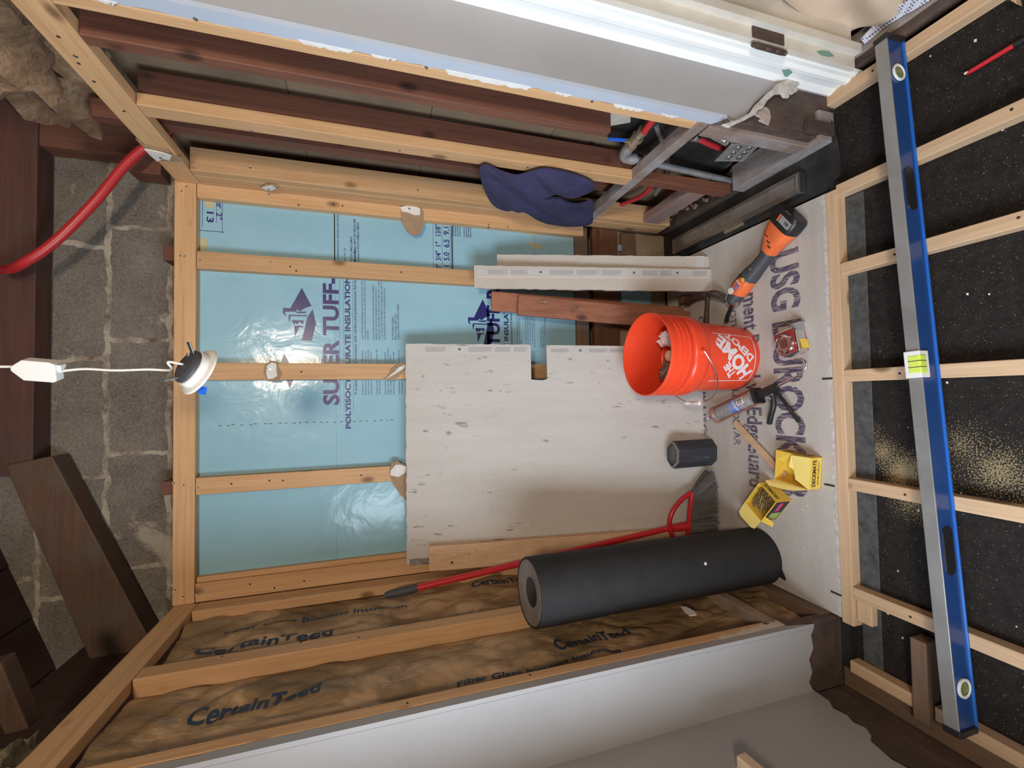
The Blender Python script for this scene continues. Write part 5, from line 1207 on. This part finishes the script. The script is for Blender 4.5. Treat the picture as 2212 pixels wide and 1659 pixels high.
ring_cloth('canvas_drape', ol, Vector((1.10,.82,.18)), cf, M_beige, None, 16, 6, (.004,0,0), label='beige canvas cloth hanging in the doorway beside the white jamb', cat='cloth')
def dotmat():
    m = newmat('dotted_mesh_fabric', .8); t = NT(m); vo = t.n('ShaderNodeTexVoronoi'); vo.inputs['Scale'].default_value = 130; vo.inputs['Randomness'].default_value = 0
    t.l(t.coord((1,1,1), False), vo.inputs['Vector']); t.l(t.ramp(vo.outputs['Distance'], [(.30,(.06,.06,.12,1)),(.38,(.62,.62,.70,1))]), t.b.inputs['Base Color']); return m
m = MB(); m.grid(lambda a, b: (1.062+.008*math.sin(a*9)+.012*b, .93-.33*a, .012+.055*b*(.3+a)), 24, 4, (.004,0,0)).build('mesh_fabric', dotmat(), None, 'white mesh fabric with dark dots lying along the threshold under the canvas cloth', 'cloth', smooth=True)
structure('wall_doorway_far', MB().box(1.26,1.30,-.3,1.2,-.1,2.7), flat('dark_hall', .02,.018,.016,.9))

# ================================================================== HANGING LIGHT
lc = Vector((.075,1.22,1.86))
t = thing('recessed_light', 'white round recessed light dangling from its white cable in front of the top plate', 'light', lc)
nd = Vector((.10,-.45,-.95)).normalized()
F = frame(lc, nd.orthogonal(), nd.cross(nd.orthogonal()))
# tilted: the trim looks down and to the back
ax_ = Vector((-.42,.62,-.66)).normalized()
MB().lathe([(.040,-.020),(.045,-.018),(.047,-.004),(.058,.000),(.060,.004),(.050,.007),(.044,.004),(.0001,.002)], 48, lc, ax_).build('trim_ring', M_white, t, smooth=True)
MB().lathe([(.0001,-.034),(.026,-.034),(.036,-.030),(.041,-.026),(.042,-.012)], 32, lc, ax_).build('heat_sink', M_char, t, smooth=True)
a1 = ax_.orthogonal().normalized(); a2 = ax_.cross(a1)
for s in (0, PI):
    d = (a1*math.cos(s+.9)+a2*math.sin(s+.9)); 
    MB().beam(lc-ax_*.028+d*.030, lc-ax_*.050+d*.050, .018, .003, tuple(ax_)).build('spring_clip', M_nail, t, bevel=.0008)
    MB().tube([lc-ax_*.03+d*.026+a2*.01, lc-ax_*.036+d*.036+a2*.01], .004, 8).build('spring_coil', M_steel, t)
d = (a1*math.cos(2.6)+a2*math.sin(2.6))
tb_ = MB().beam(Vector((.030,1.20,1.852)), Vector((.026,1.195,1.835)), .018,.0015,(0,1,0)).build('pull_tab', M_blue, t); setp(tb_, 'blue plastic tab')
dt = Vector([(0.0794,1.22,2.1575)][0])
cb = [lc-ax_*.034, lc-ax_*.045+Vector((0,0,.02))] + [Vector(p) for p in [(0.0778,1.22,1.9139),(0.0788,1.22,1.9593),(0.0765,1.22,2.0208),(0.0796,1.22,2.0719),(0.0775,1.22,2.1009),(0.0733,1.22,2.1246)]]
MB().tube(spline(cb, 5), .0028, 8).build('lamp_cable', M_white, t, smooth=True)
dr = thing('lamp_driver', 'white flat driver box on the cable above the hanging light', 'driver box', [(0.0794,1.22,2.1575)][0])
w0, w1 = Vector([(0.0764,1.22,2.123)][0]), Vector([(0.0843,1.22,2.2023)][0])
F = frame(w0, w1-w0, (1,-.35,0)); Ld = (w1-w0).length
m = MB(F); m.prism([(.006,-.026,-.012),(.0,-.022,-.012),(.0,.016,-.012),(.012,.020,-.012),(Ld*.72,.020,-.012),(Ld*.97,.003,-.012),(Ld*.97,-.006,-.012),(Ld*.72,-.026,-.012)], (0,0,.026)).build('driver_case', M_white, dr, bevel=.002)
m = MB(F); m.box(-.008,.0,-.0,.014,-.008,.010).build('cable_port', M_white, dr, bevel=.001)
lettering('case_text', 'HALO', F @ Vector((.012,-.0265,.007)), F.to_3x3() @ Vector((1,0,0)), F.to_3x3() @ Vector((0,0,-1)), flat('grey_print', .3,.3,.3,.6), dr, .030, .007, .02)
MB().tube([w1, w1+Vector((.0,.0,.12)), (w1.x-.002, w1.y, 2.84)], .0028, 8).build('feed_cable', M_white, dr, smooth=True)
